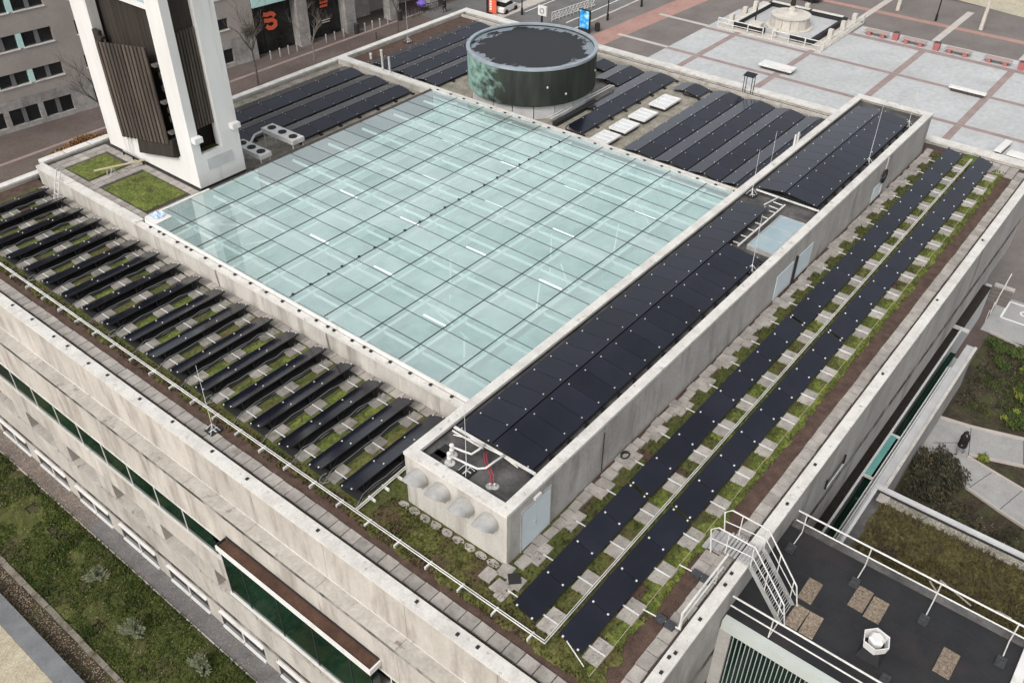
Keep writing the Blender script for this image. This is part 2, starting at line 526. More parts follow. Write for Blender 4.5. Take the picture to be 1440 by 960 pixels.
def sheet(name, poly, z, mt, kind='structure', thick=None):
    b = MB()
    if thick:
        b.prism(poly, z - thick, z)
    else:
        b.add([(x, y, z) for x, y in poly], [tuple(range(len(poly)))])
    o = b.build(name, mt)
    struct(o, kind)
    PINV[o.name] = Matrix.Identity(4)
    return o


def rect(x0, x1, y0, y1):
    return [(x0, y0), (x1, y0), (x1, y1), (x0, y1)]


sheet('ground', rect(-500, 700, -500, 700), G, STREET)
plaza = sheet('plaza_paving', rect(76, 106.2, -30, 49.0), G + 0.008, PLAZA)
sheet('brown_paving', rect(60, 106.2, 49.0, 60.4), G + 0.004, DPAVE)
sheet('brown_paving', rect(106.2, 126, -40, 60.4), G + 0.004, DPAVE)
sheet('brown_paving', rect(61.7, 76, -30, 49), G + 0.004, DPAVE)
sheet('sandy_ground', [(127.5, 32), (124.5, 18), (122, -20), (260, -20), (260, 60), (131, 50)], G + 0.008, SAND)
road = sheet('road', rect(79, 260, 60.4, 69.2), G + 0.004, ASPH)
sheet('road', rect(79, 260, 71.0, 78.0), G + 0.004, ASPH)
for y in (62.4, 68.6):
    sheet('road_marking', rect(88, 150, y, y + 0.14), G + 0.010, PAINT)
for x0, x1, y0, y1, z1 in ((86, 150, 60.2, 60.5, 0.12), (84.5, 150, 69.2, 71.0, 0.13)):
    struct(MB().box(x0, x1, y0, y1, G, G + z1).build('kerb', LPAVE))
for x in (79.8, 88.6, 97.2):
    for i, (ya, yb) in enumerate(((-30, 49.0),)):
        sheet('paving_band', rect(x - 0.34, x + 0.34, ya, yb), G + 0.014, BAND)
for y in (45.1, 36.0, 26.4, 17.0, 7.8, -1.5):
    for xa, xb in ((76, 79.42), (80.18, 88.22), (88.98, 96.82), (97.58, 106.2)):
        sheet('paving_band', rect(xa, xb, y - 0.36, y + 0.36), G + 0.014, BAND)
for x in (88.8, 97.9):
    sheet('paving_band', rect(x - 0.3, x + 0.3, 49.0, 55.6), G + 0.014, LPAVE)
for y in (36.0, 26.4, 17.0):
    sheet('paving_band', rect(109.8, 123, y - 0.4, y + 0.4), G + 0.018, LPAVE)
sheet('red_path', [(80, 55.2), (107, 53.6), (150, 53.0), (150, 56.2), (107, 56.6), (80, 58.0)], G + 0.012, REDP)
sheet('bench_strip', rect(106.6, 109.6, -30, 34.8), G + 0.012, PLAZA)
sheet('paving_band', rect(105.7, 106.5, -30, 49), G + 0.018, BAND)
sheet('red_path', rect(115.3, 116.4, -30, 60), G + 0.012, REDP)
# street markings and tactile patches
sheet('street_band', rect(20, 80, 78.2, 78.6), G + 0.006, BAND)

# front garden
sheet('garden_bed', rect(6.3, 10.2, -30, 90), G + 0.02, SOIL)
sheet('gravel_path', rect(10.2, 11.3, -30, 90), G + 0.024, ASPHG)
struct(MB().box(10.15, 10.2, -30, 90, G, G + 0.06).build('path_edging', LPAVE))
kb = MB()
kerb = struct(MB().box(6.2, 6.5, -30, -29, G, G + 0.10).build('kerb', PAVER))
PINV[kerb.name] = Matrix.Identity(4)
y = 18.0
while y < 40:
    L = 1.0
    MB().box(6.30 + rnd.uniform(-.03, .03), 6.56 + rnd.uniform(-.03, .03), y, y + L - 0.03, G, G + 0.10 + rnd.uniform(0, .03)).build('kerb_stone', KERBS, kerb)
    y += L
sheet('leaf_strip', rect(5.3, 6.3, -30, 90), G + 0.016, SOIL)
gw = MB().box(4.55, 5.38, -30, 90, G, G + 0.5).build('garden_wall', WALLG)
tag(gw, 'low blue-grey capped garden wall at the lower left corner', 'wall')
sheet('buff_terrace', rect(-40, 4.54, -30, 90), G + 0.3, BUFF)

# garden on the right
sheet('garden_bed', rect(25, 56.6, -20, 5.0), G + 0.02, SOIL)
CP = G + 0.03


def path_poly(name, poly, z=CP, mt=CPATH):
    return sheet(name, poly, z, mt)


pathA = [(42.35, 5.2), (46.15, 5.2), (46.58, 3.06), (47.41, 0.41), (48.6, -3.2), (46.3, -3.6), (45.15, -0.18), (44.12, 2.48)]
pathB = [(42.35, 5.2), (44.12, 2.48), (43.88, 2.4), (43.2, -0.7), (42.6, -3.5), (40.0, -3.5), (40.92, -0.09), (41.38, 1.42), (42.25, 4.26)]
gp = path_poly('garden_path', pathA)
path_poly('garden_path', pathB, CP + 0.004)
path_poly('concrete_apron', rect(56.7, 61.7, -20, 5.6), CP)


def polyline_box(b, pts, wd, z0, z1):
    for p, q in zip(pts[:-1], pts[1:]):
        d = Vector((q[0] - p[0], q[1] - p[1], 0))
        n = Vector((-d.y, d.x, 0)).normalized() * wd / 2
        b.prism([(p[0] - n.x, p[1] - n.y), (q[0] - n.x, q[1] - n.y), (q[0] + n.x, q[1] + n.y), (p[0] + n.x, p[1] + n.y)], z0, z1)


for pl in ([(46.2, 5.2), (46.6, 3.06), (47.45, 0.41), (48.6, -3.2)], [(44.15, 2.5), (45.15, -0.18), (46.3, -3.6)],
           [(43.95, 2.5), (43.25, -0.7), (42.6, -3.5)], [(42.3, 4.3), (41.38, 1.42), (40.9, -0.09), (40.0, -3.5)], [(56.75, 5.0), (56.2, 2.7), (55.5, 0.0)]):
    b = MB()
    polyline_box(b, pl, 0.12, G, G + 0.16)
    struct(b.build('path_kerb', LPAVE))
# joints across the paths: shallow dark saw cuts laid as strips
for (p, q) in (((46.6, 3.1), (44.15, 2.5)), ((47.4, 0.45), (45.2, -0.15)), ((43.6, 1.1), (41.5, 1.75)), ((43.3, -0.6), (40.95, 0.0)), ((43.9, 4.4), (45.2, 2.8))):
    b = MB()
    polyline_box(b, [p, q], 0.035, G + 0.02, CP + 0.008)
    struct(b.build('path_joint', DARKGAP))
# white painted bay with a ring on the apron
b = MB()
for p, q in (((59.0, 4.95), (61.3, 4.97)), ((61.3, 4.97), (61.4, 1.6)), ((59.0, 4.95), (59.1, 1.6))):
    polyline_box(b, [p, q], 0.13, CP + 0.001, CP + 0.008)
struct(b.build('bay_marking', PAINT))
b = MB()
ring = [(60.35 + 0.27 * math.cos(a * math.pi / 10), 3.75 + 0.27 * math.sin(a * math.pi / 10)) for a in range(21)]
polyline_box(b, ring, 0.11, CP + 0.001, CP + 0.010)
polyline_box(b, [(60.15, 3.52), (60.1, 3.3)], 0.1, CP + 0.001, CP + 0.007)
struct(b.build('bay_marking', PAINT))

# ================================================================== main building
OB = thing('office_building', 'large square stone-clad building with a flat roof of solar panels, filling the picture', 'building', (35, 28.6, G))
FX, RY, BX, LY = 11.82, 5.95, 58.05, 51.62
PITCHP = 3.98
PB = MB


def part(name, mt, *boxes, parent=OB):
    b = MB()
    for bx in boxes:
        b.box(*bx)
    return b.build(name, mt, parent)


# structural core behind the cladding
part('core_wall', GREYW, (11.9, 12.3, 6.4, 51.5, G, -0.31))
part('core_wall', GREYW, (12.301, 58.0, 6.05, 6.4, -5.2, -0.31))
part('core_wall', GREYW, (12.301, 58.0, 6.05, 6.4, G, -8.3))
part('slot_back', WOODB, (12.4, 57.5, 7.0, 7.1, -8.3, -5.0))
part('slot_floor', WOODB, (12.4, 57.5, 6.0, 7.0, -8.29, -8.2))
part('core_wall', STONE_G, (57.6, 58.02, 6.45, 51.5, G, -0.31), (12.3, 57.6, 51.1, 51.55, G, -0.31))
deck_f = part('roof_deck', SUBST, (11.9, 19.5, 6.0, 51.3, -0.30, 0.0))
deck_r = part('roof_deck', SUBST, (19.5, 57.6, 6.0, 16.9, -0.30, 0.0))
deck_b = part('roof_deck', GRAVEL, (41.9, 57.6, 16.9, 51.3, -0.30, 0.0))
deck_l = part('roof_deck', GRAVEL, (27.0, 41.9, 40.4, 51.3, -0.30, 0.0))
for d in (deck_f, deck_r, deck_b, deck_l):
    sub(d)

# front facade cladding panels (facing the garden)
ys = []
y = 5.95
while y < LY:
    ys.append((y, min(y + PITCHP, LY)))
    y += PITCHP
for i, (a, c) in enumerate(ys):
    a2, c2 = a + 0.008, c - 0.008
    part('fascia_panel', STONE, (FX, 12.0, a2, c2, -1.72, 0.17))
    part('ledge_slab', LEDGE, (11.24, 11.95, a2, c2, -1.86, -1.74))
    part('facade_panel', STONE, (11.26, 11.9, a2, c2, -3.78, -1.88))
    part('spandrel_panel', STONE, (11.19, 11.85, a2, c2, -6.62, -5.26))
part('ledge_edge', WHITE, (11.79, 11.822, 5.95, LY, -1.80, -1.715))
part('stained_edge', SOOT2, (11.235, 11.262, 5.95, LY, -1.98, -1.80))
part('drip_edge', WHITE, (11.225, 11.9, 5.95, LY, -3.86, -3.79))
part('window_sill', WHITE, (11.16, 11.6, 5.95, 14.7, -5.25, -5.19))
part('window_sill', WHITE, (11.16, 11.6, 23.55, LY, -5.25, -5.19))
# strip window
k = 0
y = 5.95 + 0.2
while y < LY - 1:
    if not (14.0 < y < 22.6):
        w_ = part('window_pane', GGLASS, (11.245, 11.285, y, y + 2.0, -5.18, -3.87))
        part('mullion', WHITEC, (11.225, 11.29, y + 2.005, y + 2.05, -5.18, -3.87))
    y += 2.055
part('wall_backing', BLACK, (11.62, 11.8, 6.0, 51.5, -5.15, -3.9))
# second band: deep openings between piers
part('wall_backing', BLACK, (11.9, 11.93, 6.0, 51.5, -7.9, -6.7))
for n_ in range(-8, 4):
    yj = 37.3 + n_ * PITCHP
    if yj < 8 or yj > 50:
        continue
    part('pier', STONE_SHADE, (11.22, 11.88, yj, min(yj + 1.35, LY), -7.86, -6.64))
    part('opening_sill', LEDGE, (11.18, 11.88, yj - 2.62, yj - 0.005, -7.95, -7.84))
    part('window_pane', DGLASS, (11.70, 11.74, yj - 2.6, yj - 0.02, -7.83, -6.66))
for a, c in ys:
    part('facade_panel', STONE_SHADE, (11.16, 11.85, a + 0.008, c - 0.008, -9.45, -7.96))
    part('stained_edge', SOOT2, (11.13, 11.8, a + 0.008, c - 0.008, -9.66, -9.46))
# basement windows
for n_ in range(-6, 3):
    yj = 38.87 + n_ * 4.05
    if yj < 6.5:
        continue
    y0, y1 = yj, yj + 3.1
    part('blind_box', WHITEC, (11.0, 11.2, y0, y1, -9.91, -9.85))
    wd = sub(part('window_pane', DGLASS, (11.10, 11.13, y0, y1, -10.93, -9.92)))
    part('window_mullion', WHITEC, (11.07, 11.12, (y0 + y1) / 2 - 0.04, (y0 + y1) / 2 + 0.04, -10.93, -9.92), parent=wd)
    for q in (0, 1):
        part('window_sill', WHITEC, (11.0, 11.098, y0 + q * 1.56 + .02, y0 + q * 1.56 + 1.5, G + 0.03, G + 0.13))
    part('pier', STONE_SHADE, (11.08, 11.6, y1 + 0.002, y1 + 0.948, G, -9.67))
    part('lintel', STONE_SHADE, (11.12, 11.6, y0, y1, -9.83, -9.67))
part('plinth_backing', BLACK, (11.62, 11.8, 6.0, 51.0, G, -9.7))

# projecting glazed bay on the front
BAY = sub(part('bay_roof', BRWN, (10.76, 11.25, 14.85, 23.45, -3.42, -3.30)))
part('roof_edge', WHITEC, (10.70, 10.758, 14.78, 23.50, -3.50, -3.24), parent=BAY)
part('roof_edge', WHITEC, (10.76, 11.25, 14.78, 14.848, -3.50, -3.24), parent=BAY)
part('roof_upstand', BLACK, (11.225, 11.258, 14.86, 23.5, -3.29, -3.16), parent=BAY)
part('roof_upstand', BLACK, (10.76, 11.2, 23.452, 23.5, -3.50, -3.2), parent=BAY)
for a, c in ((14.95, 16.0), (16.06, 18.0), (18.06, 20.05), (20.11, 22.1), (22.16, 23.35)):
    part('bay_window', GGLASS, (10.82, 10.85, a, c, -6.22, -3.5))
    part('bay_mullion', BLACK, (10.80, 10.86, c + 0.002, c + 0.058, -6.22, -3.5))
part('bay_window', GGLASS, (10.88, 11.2, 14.92, 14.94, -6.22, -3.5))
part('bay_window', GGLASS, (10.88, 11.2, 23.41, 23.43, -6.22, -3.5))
part('bay_sill', WHITEC, (10.75, 11.2, 14.8, 23.5, -6.34, -6.23))
part('bay_bracket', STONE, (10.98, 11.2, 20.3, 20.5, -6.62, -6.365))
part('bay_bracket', STONE, (10.98, 11.2, 16.3, 16.5, -6.62, -6.365))

# right facade
x = 12.3
while x < BX - 0.5:
    x1 = min(x + PITCHP, BX - 0.02)
    part('fascia_panel', STONE_G, (x + 0.008, x1 - 0.008, RY, 6.04, -3.20, 0.17))
    part('fascia_panel', STONE_G, (x + 0.008, x1 - 0.008, RY + 0.002, 6.04, -5.25, -3.62))
    part('stained_edge', SOOT2, (x + 0.008, x1 - 0.008, RY - 0.004, 6.04, -3.615, -3.205))
    x = x1
# slot glazing and lower ledge
for i in range(8):
    xa = 25.2 + i * 3.3
    part('window_pane', DGLASS, (xa, xa + 3.2, 6.80, 6.84, -8.1, -5.3))
LW = sub(part('lower_wing', STONE_G, (26.5, 50.0, 4.78, 5.28, G, -8.1)))
part('lower_wing', GREYW, (26.5, 50.0, 5.30, 6.0, -9.4, -9.2))
part('wing_coping', WHITE, (26.45, 50.05, 4.70, 4.86, -8.098, -8.0), parent=LW)
part('gutter_rail', RAILM, (26.5, 47.0, 5.30, 5.36, -8.0, -7.86), (26.5, 47.0, 5.44, 5.50, -8.0, -7.9), parent=LW)
part('ledge_roofing', GREYW, (26.5, 50.0, 4.87, 5.29, -8.098, -8.03), parent=LW)
part('slot_bar', RAILM, (25.0, 50.5, 5.86, 5.97, -7.5, -7.4))
part('glass_strip', GGLASS, (26.6, 49.0, 5.55, 5.855, -8.3, -8.25))
part('slot_end', RAILM, (50.5, 50.62, 5.5, 6.9, -7.6, -7.4))
part('glass_canopy', TEAL, (35.2, 38.8, 5.55, 5.86, -7.48, -7.42))
part('canopy_frame', RAILM, (35.12, 35.2, 5.4, 5.88, -7.5, -7.36), (38.8, 38.88, 5.4, 5.88, -7.5, -7.36))
part('maintenance_arm', BLACK, (28.0, 29.9, 5.85, 5.88, -2.02, -1.98), (28.0, 28.04, 5.85, 5.93, -2.5, -1.98), (29.86, 29.9, 5.85, 5.93, -2.5, -1.98))
part('arm_plate', WPIPE, (28.05, 29.85, 5.85, 5.88, -2.5, -2.46))

# parapets, copings
part('coping', WHITE, (FX - 0.04, 12.27, RY - 0.1, LY + 0.03, 0.18, 0.30))
part('coping', WHITE, (12.27, 57.38, RY - 0.1, 6.29, 0.18, 0.30))
part('coping', WHITE, (57.38, BX + 0.05, RY - 0.1, LY + 0.03, 0.18, 0.301))
part('coping', WHITE, (12.27, 57.38, 51.15, LY + 0.03, 0.18, 0.302))
part('parapet', CONC, (12.0, 12.24, 6.05, 51.4, 0.0, 0.18), (12.241, 57.4, 6.045, 6.27, 0.0, 0.18), (57.45, BX, 6.0, LY, 0.0, 0.18), (12.25, 57.4, 51.2, LY - 0.02, 0.0, 0.18))
part('cladding', STONE_G, (12.31, 57.3, LY - 0.06, LY - 0.005, -6, -0.02), (BX - 0.04, BX + 0.02, 6.05, LY - 0.07, -6, -0.02))
part('drain_strip', DARKGAP, (12.29, 12.46, 6.45, 51.1, 0.001, 0.012), (12.47, 57.3, 6.295, 6.42, 0.001, 0.013))
part('drain_strip', DARKGAP, (57.0, 57.44, 6.45, 51.1, 0.001, 0.013))
part('ledge_upstand', LEDGE, (56.75, 57.0, 13.0, 51.1, 0.0, 0.16))
# screw caps and dirt blobs on the copings
b = MB()
for yy in (39.59, 37.83, 35.86, 34.75, 32.94, 31.6, 29.21, 27.0, 24.4, 22.2, 18.3, 13.56, 11.72, 10.93, 44.0, 46.5):
    xx = 12.06 + rnd.uniform(-.06, .06)
    b.box(xx - 0.06, xx + 0.06, yy - 0.05, yy + 0.05, 0.30, 0.345)
for xx in (14.9, 15.5, 15.75, 17.3, 19.0, 19.55, 23.6, 26.1, 33.0, 40.0, 47.0):
    yy = 6.1 + rnd.uniform(-.06, .06)
    b.box(xx - 0.06, xx + 0.06, yy - 0.05, yy + 0.05, 0.30, 0.345)
b.build('coping_cap', BLACK, OB)['kind'] = 'stuff'

# pavers along the parapets
PAV = {}


def paver(parent, x, y, sx, sy, z=0.0, h=0.05, rz=0.0, name='paver', mt=None):
    key = (mt or PAVER).name
    if key not in PAV:
        PAV[key] = MB().hexa([(-.5, -.5, 0), (.5, -.5, 0), (.5, .5, 0), (-.5, .5, 0)], [(-.485, -.485, 1), (.485, -.485, 1), (.485, .485, 1), (-.485, .485, 1)]).mesh('paver', mt or PAVER)
    return place(name, PAV[key], parent, (x, y, z), (0, 0, rz), (sx, sy, h))


y = 7.0
while y < 50.5:
    paver(deck_f, 12.74 + rnd.uniform(-.015, .015), y, 0.5, 0.585, rz=rnd.uniform(-.03, .03), h=0.045 + rnd.uniform(0, .015))
    y += 0.61
x = 13.3
while x < 57:
    paver(deck_r, x, 6.67 + rnd.uniform(-.015, .015), 0.585, 0.47, rz=rnd.uniform(-.03, .03), h=0.045 + rnd.uniform(0, .015))
    x += 0.61
for i in range(3):
    for j in range(4):
        paver(deck_r, 56.0 + i * 0.52, 7.2 + j * 0.52, 0.5, 0.5)
x = 15.4
while x < 56.5:     # irregular stones along the penthouse wall
    L = rnd.uniform(0.42, 0.6)
    paver(deck_r, x + L / 2, 12.02 + rnd.uniform(-.08, .06), L - 0.03, rnd.uniform(0.34, 0.5), rz=rnd.uniform(-.06, .06), h=0.09)
    x += L
for xx, yy in ((15.0, 12.2), (14.5, 12.55), (14.35, 11.95), (14.85, 11.6)):
    paver(deck_f, xx, yy, 0.55, 0.5, h=0.12, rz=rnd.uniform(-.1, .1))
yy = 12.75
while yy < 17:
    poly = [(0.17 * math.cos(t * math.pi / 4 + 0.3) * rnd.uniform(.8, 1.1), 0.25 * math.sin(t * math.pi / 4 + 0.3) * rnd.uniform(.85, 1.1)) for t in range(8)]
    MB().prism([(14.98 + p[0], yy + p[1]) for p in poly], 0, 0.06 + rnd.uniform(0, .025)).build('stepping_stone', PAVER, deck_f)
    yy += 0.53
y = 17.3
while y < 50:
    paver(deck_f, 19.18, y, 0.44, 0.57, h=0.04)
    y += 0.6
# ================================================================== moss and sedum


def hash2(i, j, s=0):
    v = math.sin(i * 127.1 + j * 311.7 + s * 74.7) * 43758.5453
    return v - math.floor(v)


def vnoise(x, y, s=0):
    i, j = math.floor(x), math.floor(y)
    fx, fy = x - i, y - j
    fx, fy = fx * fx * (3 - 2 * fx), fy * fy * (3 - 2 * fy)
    a = hash2(i, j, s) * (1 - fx) + hash2(i + 1, j, s) * fx
    c = hash2(i, j + 1, s) * (1 - fx) + hash2(i + 1, j + 1, s) * fx
    return a * (1 - fy) + c * fy


def moss(name, x0, x1, y0, y1, z, mt, step=0.13, h=0.07, edge=0.12, holes=0.0, parent=None):
    nx, ny = max(2, int((x1 - x0) / step)), max(2, int((y1 - y0) / step))
    vs, fs = [], []
    sx, sy = (x1 - x0) / nx, (y1 - y0) / ny
    for j in range(ny + 1):
        for i in range(nx + 1):
            x, y = x0 + i * sx, y0 + j * sy
            e = min(i, nx - i) * sx, min(j, ny - j) * sy
            d = min(e)
            if i in (0, nx):
                x += (vnoise(y * 2.2, x, 3) - 0.5) * 2 * edge + (hash2(i, j, 9) - .5) * edge * .6
            if j in (0, ny):
                y += (vnoise(x * 2.2, y, 5) - 0.5) * 2 * edge + (hash2(i, j, 8) - .5) * edge * .6
            hh = h * (0.25 + 0.75 * min(1, d / 0.25)) * (0.35 + 0.65 * vnoise(x * 4.5, y * 4.5, 1) + 0.45 * (hash2(i, j, 2) - .5))
            vs.append((x, y, z + max(0.008, hh) if d > 0 else z + 0.004))
    for j in range(ny):
        for i in range(nx):
            if holes and vnoise((x0 + i * sx) * 1.1, (y0 + j * sy) * 1.1, 11) < holes:
                continue
            a = j * (nx + 1) + i
            fs.append((a, a + 1, a + nx + 2, a + nx + 1))
    o = MB().add(vs, fs).build(name, mt, parent, smooth=False)
    o['kind'] = 'stuff'
    return o


def tufts(name, region, n, mt, z, hgt=(0.05, 0.12), wid=(0.05, 0.1), seed=1, blades=3, mask=None, parent=None):
    r = random.Random(seed)
    b = MB()
    x0, x1, y0, y1 = region
    cnt = 0
    while cnt < n:
        x, y = r.uniform(x0, x1), r.uniform(y0, y1)
        cnt += 1
        if mask and not mask(x, y):
            continue
        for q in range(blades):
            a = r.uniform(0, 6.283)
            hh, ww = r.uniform(*hgt), r.uniform(*wid)
            dx, dy = math.cos(a) * ww, math.sin(a) * ww
            lx, ly = r.uniform(-.5, .5) * hh, r.uniform(-.5, .5) * hh
            b.add([(x - dx / 2, y - dy / 2, z), (x + dx / 2, y + dy / 2, z), (x + lx + dx * .2, y + ly + dy * .2, z + hh), (x + lx - dx * .2, y + ly - dy * .2, z + hh * .9)], [(0, 1, 2, 3)])
    o = b.build(name, mt, parent)
    o['kind'] = 'stuff'
    return o


moss('moss', 13.6, 19.0, 7.6, 50.2, 0.0, MOSSD, step=0.16, h=0.05, edge=0.16, holes=0.12)
moss('moss', 19.1, 56.3, 7.58, 11.85, 0.0, MOSSD, step=0.16, h=0.05, edge=0.14, holes=0.14)
# brighter fringes
moss('moss_fringe', 13.4, 56.0, 7.5, 8.15, 0.012, MOSSG, step=0.11, h=0.09, edge=0.16, holes=0.12)
moss('moss_fringe', 13.45, 14.05, 8.2, 44.0, 0.012, MOSS, step=0.11, h=0.06, edge=0.16, holes=0.45)
moss('moss_fringe', 13.3, 15.0, 7.4, 17.5, 0.014, MOSS, step=0.12, h=0.08, edge=0.18, holes=0.3)
for i in range(17):    # bright strips between the rows of the left array
    y0 = 18.45 + 1.77 * i
    moss('moss_fringe', 14.4, 19.0, y0 + 0.98, y0 + 1.62, 0.012, MOSSG if i % 3 else MOSS, step=0.14, h=0.05, edge=0.06, holes=0.25)
x = 14.0
while x < 56:
    moss('moss_fringe', x, x + 2.6, 9.3, 10.15, 0.012, MOSSG if int(x) % 2 else MOSS, step=0.13, h=0.05, edge=0.05, holes=0.2)
    x += 2.75
tufts('sedum_tufts', (13.3, 56.3, 7.45, 8.2), 2600, MOSSG, 0.02, seed=2)
tufts('sedum_tufts', (13.25, 15.0, 7.5, 17.6), 2200, MOSS, 0.02, seed=3)
tufts('sedum_tufts', (13.3, 13.9, 17.6, 44), 1200, MOSS, 0.02, seed=4)
tufts('sedum_tufts', (15.0, 56.3, 9.3, 11.8), 3500, MOSSD, 0.02, seed=5)

# ================================================================== solar arrays
PMESH = {}


def panel_mesh():
    if 'p' not in PMESH:
        b = MB().box(-.5, .5, -.5, .5, -0.035, 0.0)
        me = b.mesh('solar_panel', PANEL)
        me.materials.append(FRAME)
        for p in me.polygons:
            p.material_index = 0 if p.normal.z > 0.5 else 1
        PMESH['p'] = me
    return PMESH['p']


def pv_module(parent, xc, ya, za, yb, zb, lx):
    """one panel, lx long in x, from (ya,za) to (yb,zb) across"""
    wy = math.hypot(yb - ya, zb - za)
    t = math.atan2(zb - za, yb - ya)
    o = place('solar_panel', panel_mesh(), parent, (xc, (ya + yb) / 2, (za + zb) / 2), (t, 0, 0), (lx - 0.018, wy, 1))
    return o


def clamp_mesh(parent, pts, s=0.024, name='clamps'):
    b = MB()
    for (x, y, z) in pts:
        b.box(x - s, x + s, y - s, y + s, z - 0.01, z + 0.028)
    o = b.build(name, CLAMP, parent)
    o['kind'] = 'stuff'
    return o


def lerp(a, c, t):
    return a + (c - a) * t


# --- left array: 18 short rows, raised edge towards -Y
for i in range(18):
    y0 = 18.47 + 1.77 * i
    yh, zh, yl, zl = y0 + rnd.uniform(-.03, .03), 0.53 + rnd.uniform(-.05, .04), y0 + 0.91 + rnd.uniform(-.02, .02), 0.24
    lab = '%s tilted row of three black solar panels from the penthouse on the front strip' % ORD[i] if i < 17 else 'last tilted row of black solar panels, farthest from the penthouse on the front strip'
    t = thing('solar_row', lab, 'solar panels', (16.5, y0 + 0.45, 0), 'solar rows along the front roof strip')
    jit = rnd.uniform(-.03, .03)
    x0 = 13.98 + jit
    cl = []
    for k in range(3):
        pv_module(t, x0 + 1.665 * (k + 0.5), yh, zh, yl, zl, 1.665)
    for k in range(4):
        for f in (0.2, 0.8):
            cl.append((x0 + 1.665 * k + (0.03 if k == 0 else -0.03 if k == 3 else 0), lerp(yh, yl, f), lerp(zh, zl, f)))
    clamp_mesh(t, cl)
    b = MB()
    for xx in (x0 + 0.45, x0 + 2.45, x0 + 4.4):     # support frames
        b.beam((xx, yh - 0.02, 0.08), (xx, yh + 0.02, zh - 0.05), 0.035, 0.035)
        b.beam((xx, yl + 0.7, 0.075), (xx, yh - 0.05, 0.075), 0.05, 0.03)
        b.beam((xx, yl, zl - 0.05), (xx, yl, 0.08), 0.035, 0.035)
        b.beam((xx, yh, 0.15), (xx + 0.5, yh + 0.05, zh - 0.06), 0.025, 0.025)
    b.beam((x0, yh + 0.03, zh - 0.06), (x0 + 5, yh + 0.03, zh - 0.06), 0.03, 0.04)
    b.build('support_frame', FRAME, t)
    MB().box(x0 + 0.05, x0 + 4.95, yh - 0.15, yl - 0.05, 0.04, 0.09).build('row_shade_slab', BLACK, t)  # black slab added for the dark shade and supports under the panels
    # cable conduits along the raised edge
    b = MB()
    pts = [(13.62, yh - 0.3, 0.12), (13.8, yh - 0.28, 0.12), (14.3, yh - 0.06, 0.14)]
    pts += [(14.5 + 0.5 * q, yh - 0.04 + 0.03 * math.sin(q * 2.1 + i), 0.15 + 0.03 * math.sin(q * 3 + i)) for q in range(8)]
    pts += [(18.5, yh - 0.16, 0.16), (18.62, yh - 0.04, 0.2)]
    b.tube(pts, 0.016, 5)
    if i % 2 == 0:
        b.tube([(p[0] + .04, p[1] - 0.05, p[2] - .07) for p in pts[1:]], 0.014, 5)
    if i % 4 == 1:
        b.tube([(14.05 + 0.3 * math.cos(a), yh - 0.15 + 0.22 * math.sin(a), 0.12) for a in [q * 0.5 for q in range(2, 10)]], 0.022, 5)
    b.build('cable_conduit', CABLE, t)
    for xc in (14.27, 14.74, 16.24, 16.70, 18.17, 18.62):
        if i < 17:
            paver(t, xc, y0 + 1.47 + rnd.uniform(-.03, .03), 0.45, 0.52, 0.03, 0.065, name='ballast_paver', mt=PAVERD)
    b = MB()
    for xc in (14.505, 16.47, 18.395):
        if i < 17:
            b.beam((xc, y0 + 1.0, 0.10), (xc, y0 + 1.68, 0.10), 0.035, 0.03)
    if b.v:
        b.build('rail', RAILM, t)['kind'] = 'stuff'

# --- right array: two long rows
SEG = [(13.95, 4, 1.69), (20.83, 8, 1.672), (34.34, 13, 1.72)]
for nm, yh, yl in (('inner', 11.06, 10.13), ('outer', 9.22, 8.33)):
    t = thing('solar_row', 'long row of black solar panels %s' % ('beside the concrete penthouse wall' if nm == 'inner' else 'nearest the brown strip and right roof edge'),
              'solar panels', (35, (yh + yl) / 2, 0), 'two long solar rows along the right roof edge')
    zh, zl = 0.45, 0.20
    cl, rails = [], MB()
    seams = []
    for s0, n_, p_ in SEG:
        for k in range(n_):
            pv_module(t, s0 + p_ * (k + 0.5), yl, zl, yh, zh, p_)
        for k in range(n_ + 1):
            xs = s0 + p_ * k + (0.03 if k == 0 else -0.03 if k == n_ else 0)
            for f in (0.17, 0.83):
                cl.append((xs, lerp(yl, yh, f), lerp(zl, zh, f)))
            if not (k == 0 and s0 > 14):
                seams.append(s0 + p_ * k)
    clamp_mesh(t, cl, 0.030)
    for q in range(22):
        xc = 14.40 + 1.93 * q
        yo = (yl - 0.33) if nm == 'outer' else (yl - 0.32)
        for dx in (-0.245, 0.245):
            paver(t, xc + dx, yo + rnd.uniform(-.02, .02), 0.46, 0.60, 0.03, 0.08, name='ballast_paver')
            if nm == 'inner':
                paver(t, xc + dx, 11.70 + rnd.uniform(-.03, .03), 0.46, 0.42, 0.03, 0.07, name='ballast_paver')
        rails.beam((xc, yo - 0.28, 0.125), (xc, yh + (0.55 if nm == 'inner' else 0.1), 0.125), 0.04, 0.035)
        rails.beam((xc, yh - 0.03, 0.1), (xc, yh - 0.03, zh - 0.04), 0.035, 0.035)
    if nm == 'outer':
        rails.beam((13.7, 8.05, 0.1), (13.95, 8.9, 0.36), 0.03, 0.03)
    rails.build('rail', RAILM, t)['kind'] = 'stuff'

# --- east-west pairs (two rows leaning on a ridge)


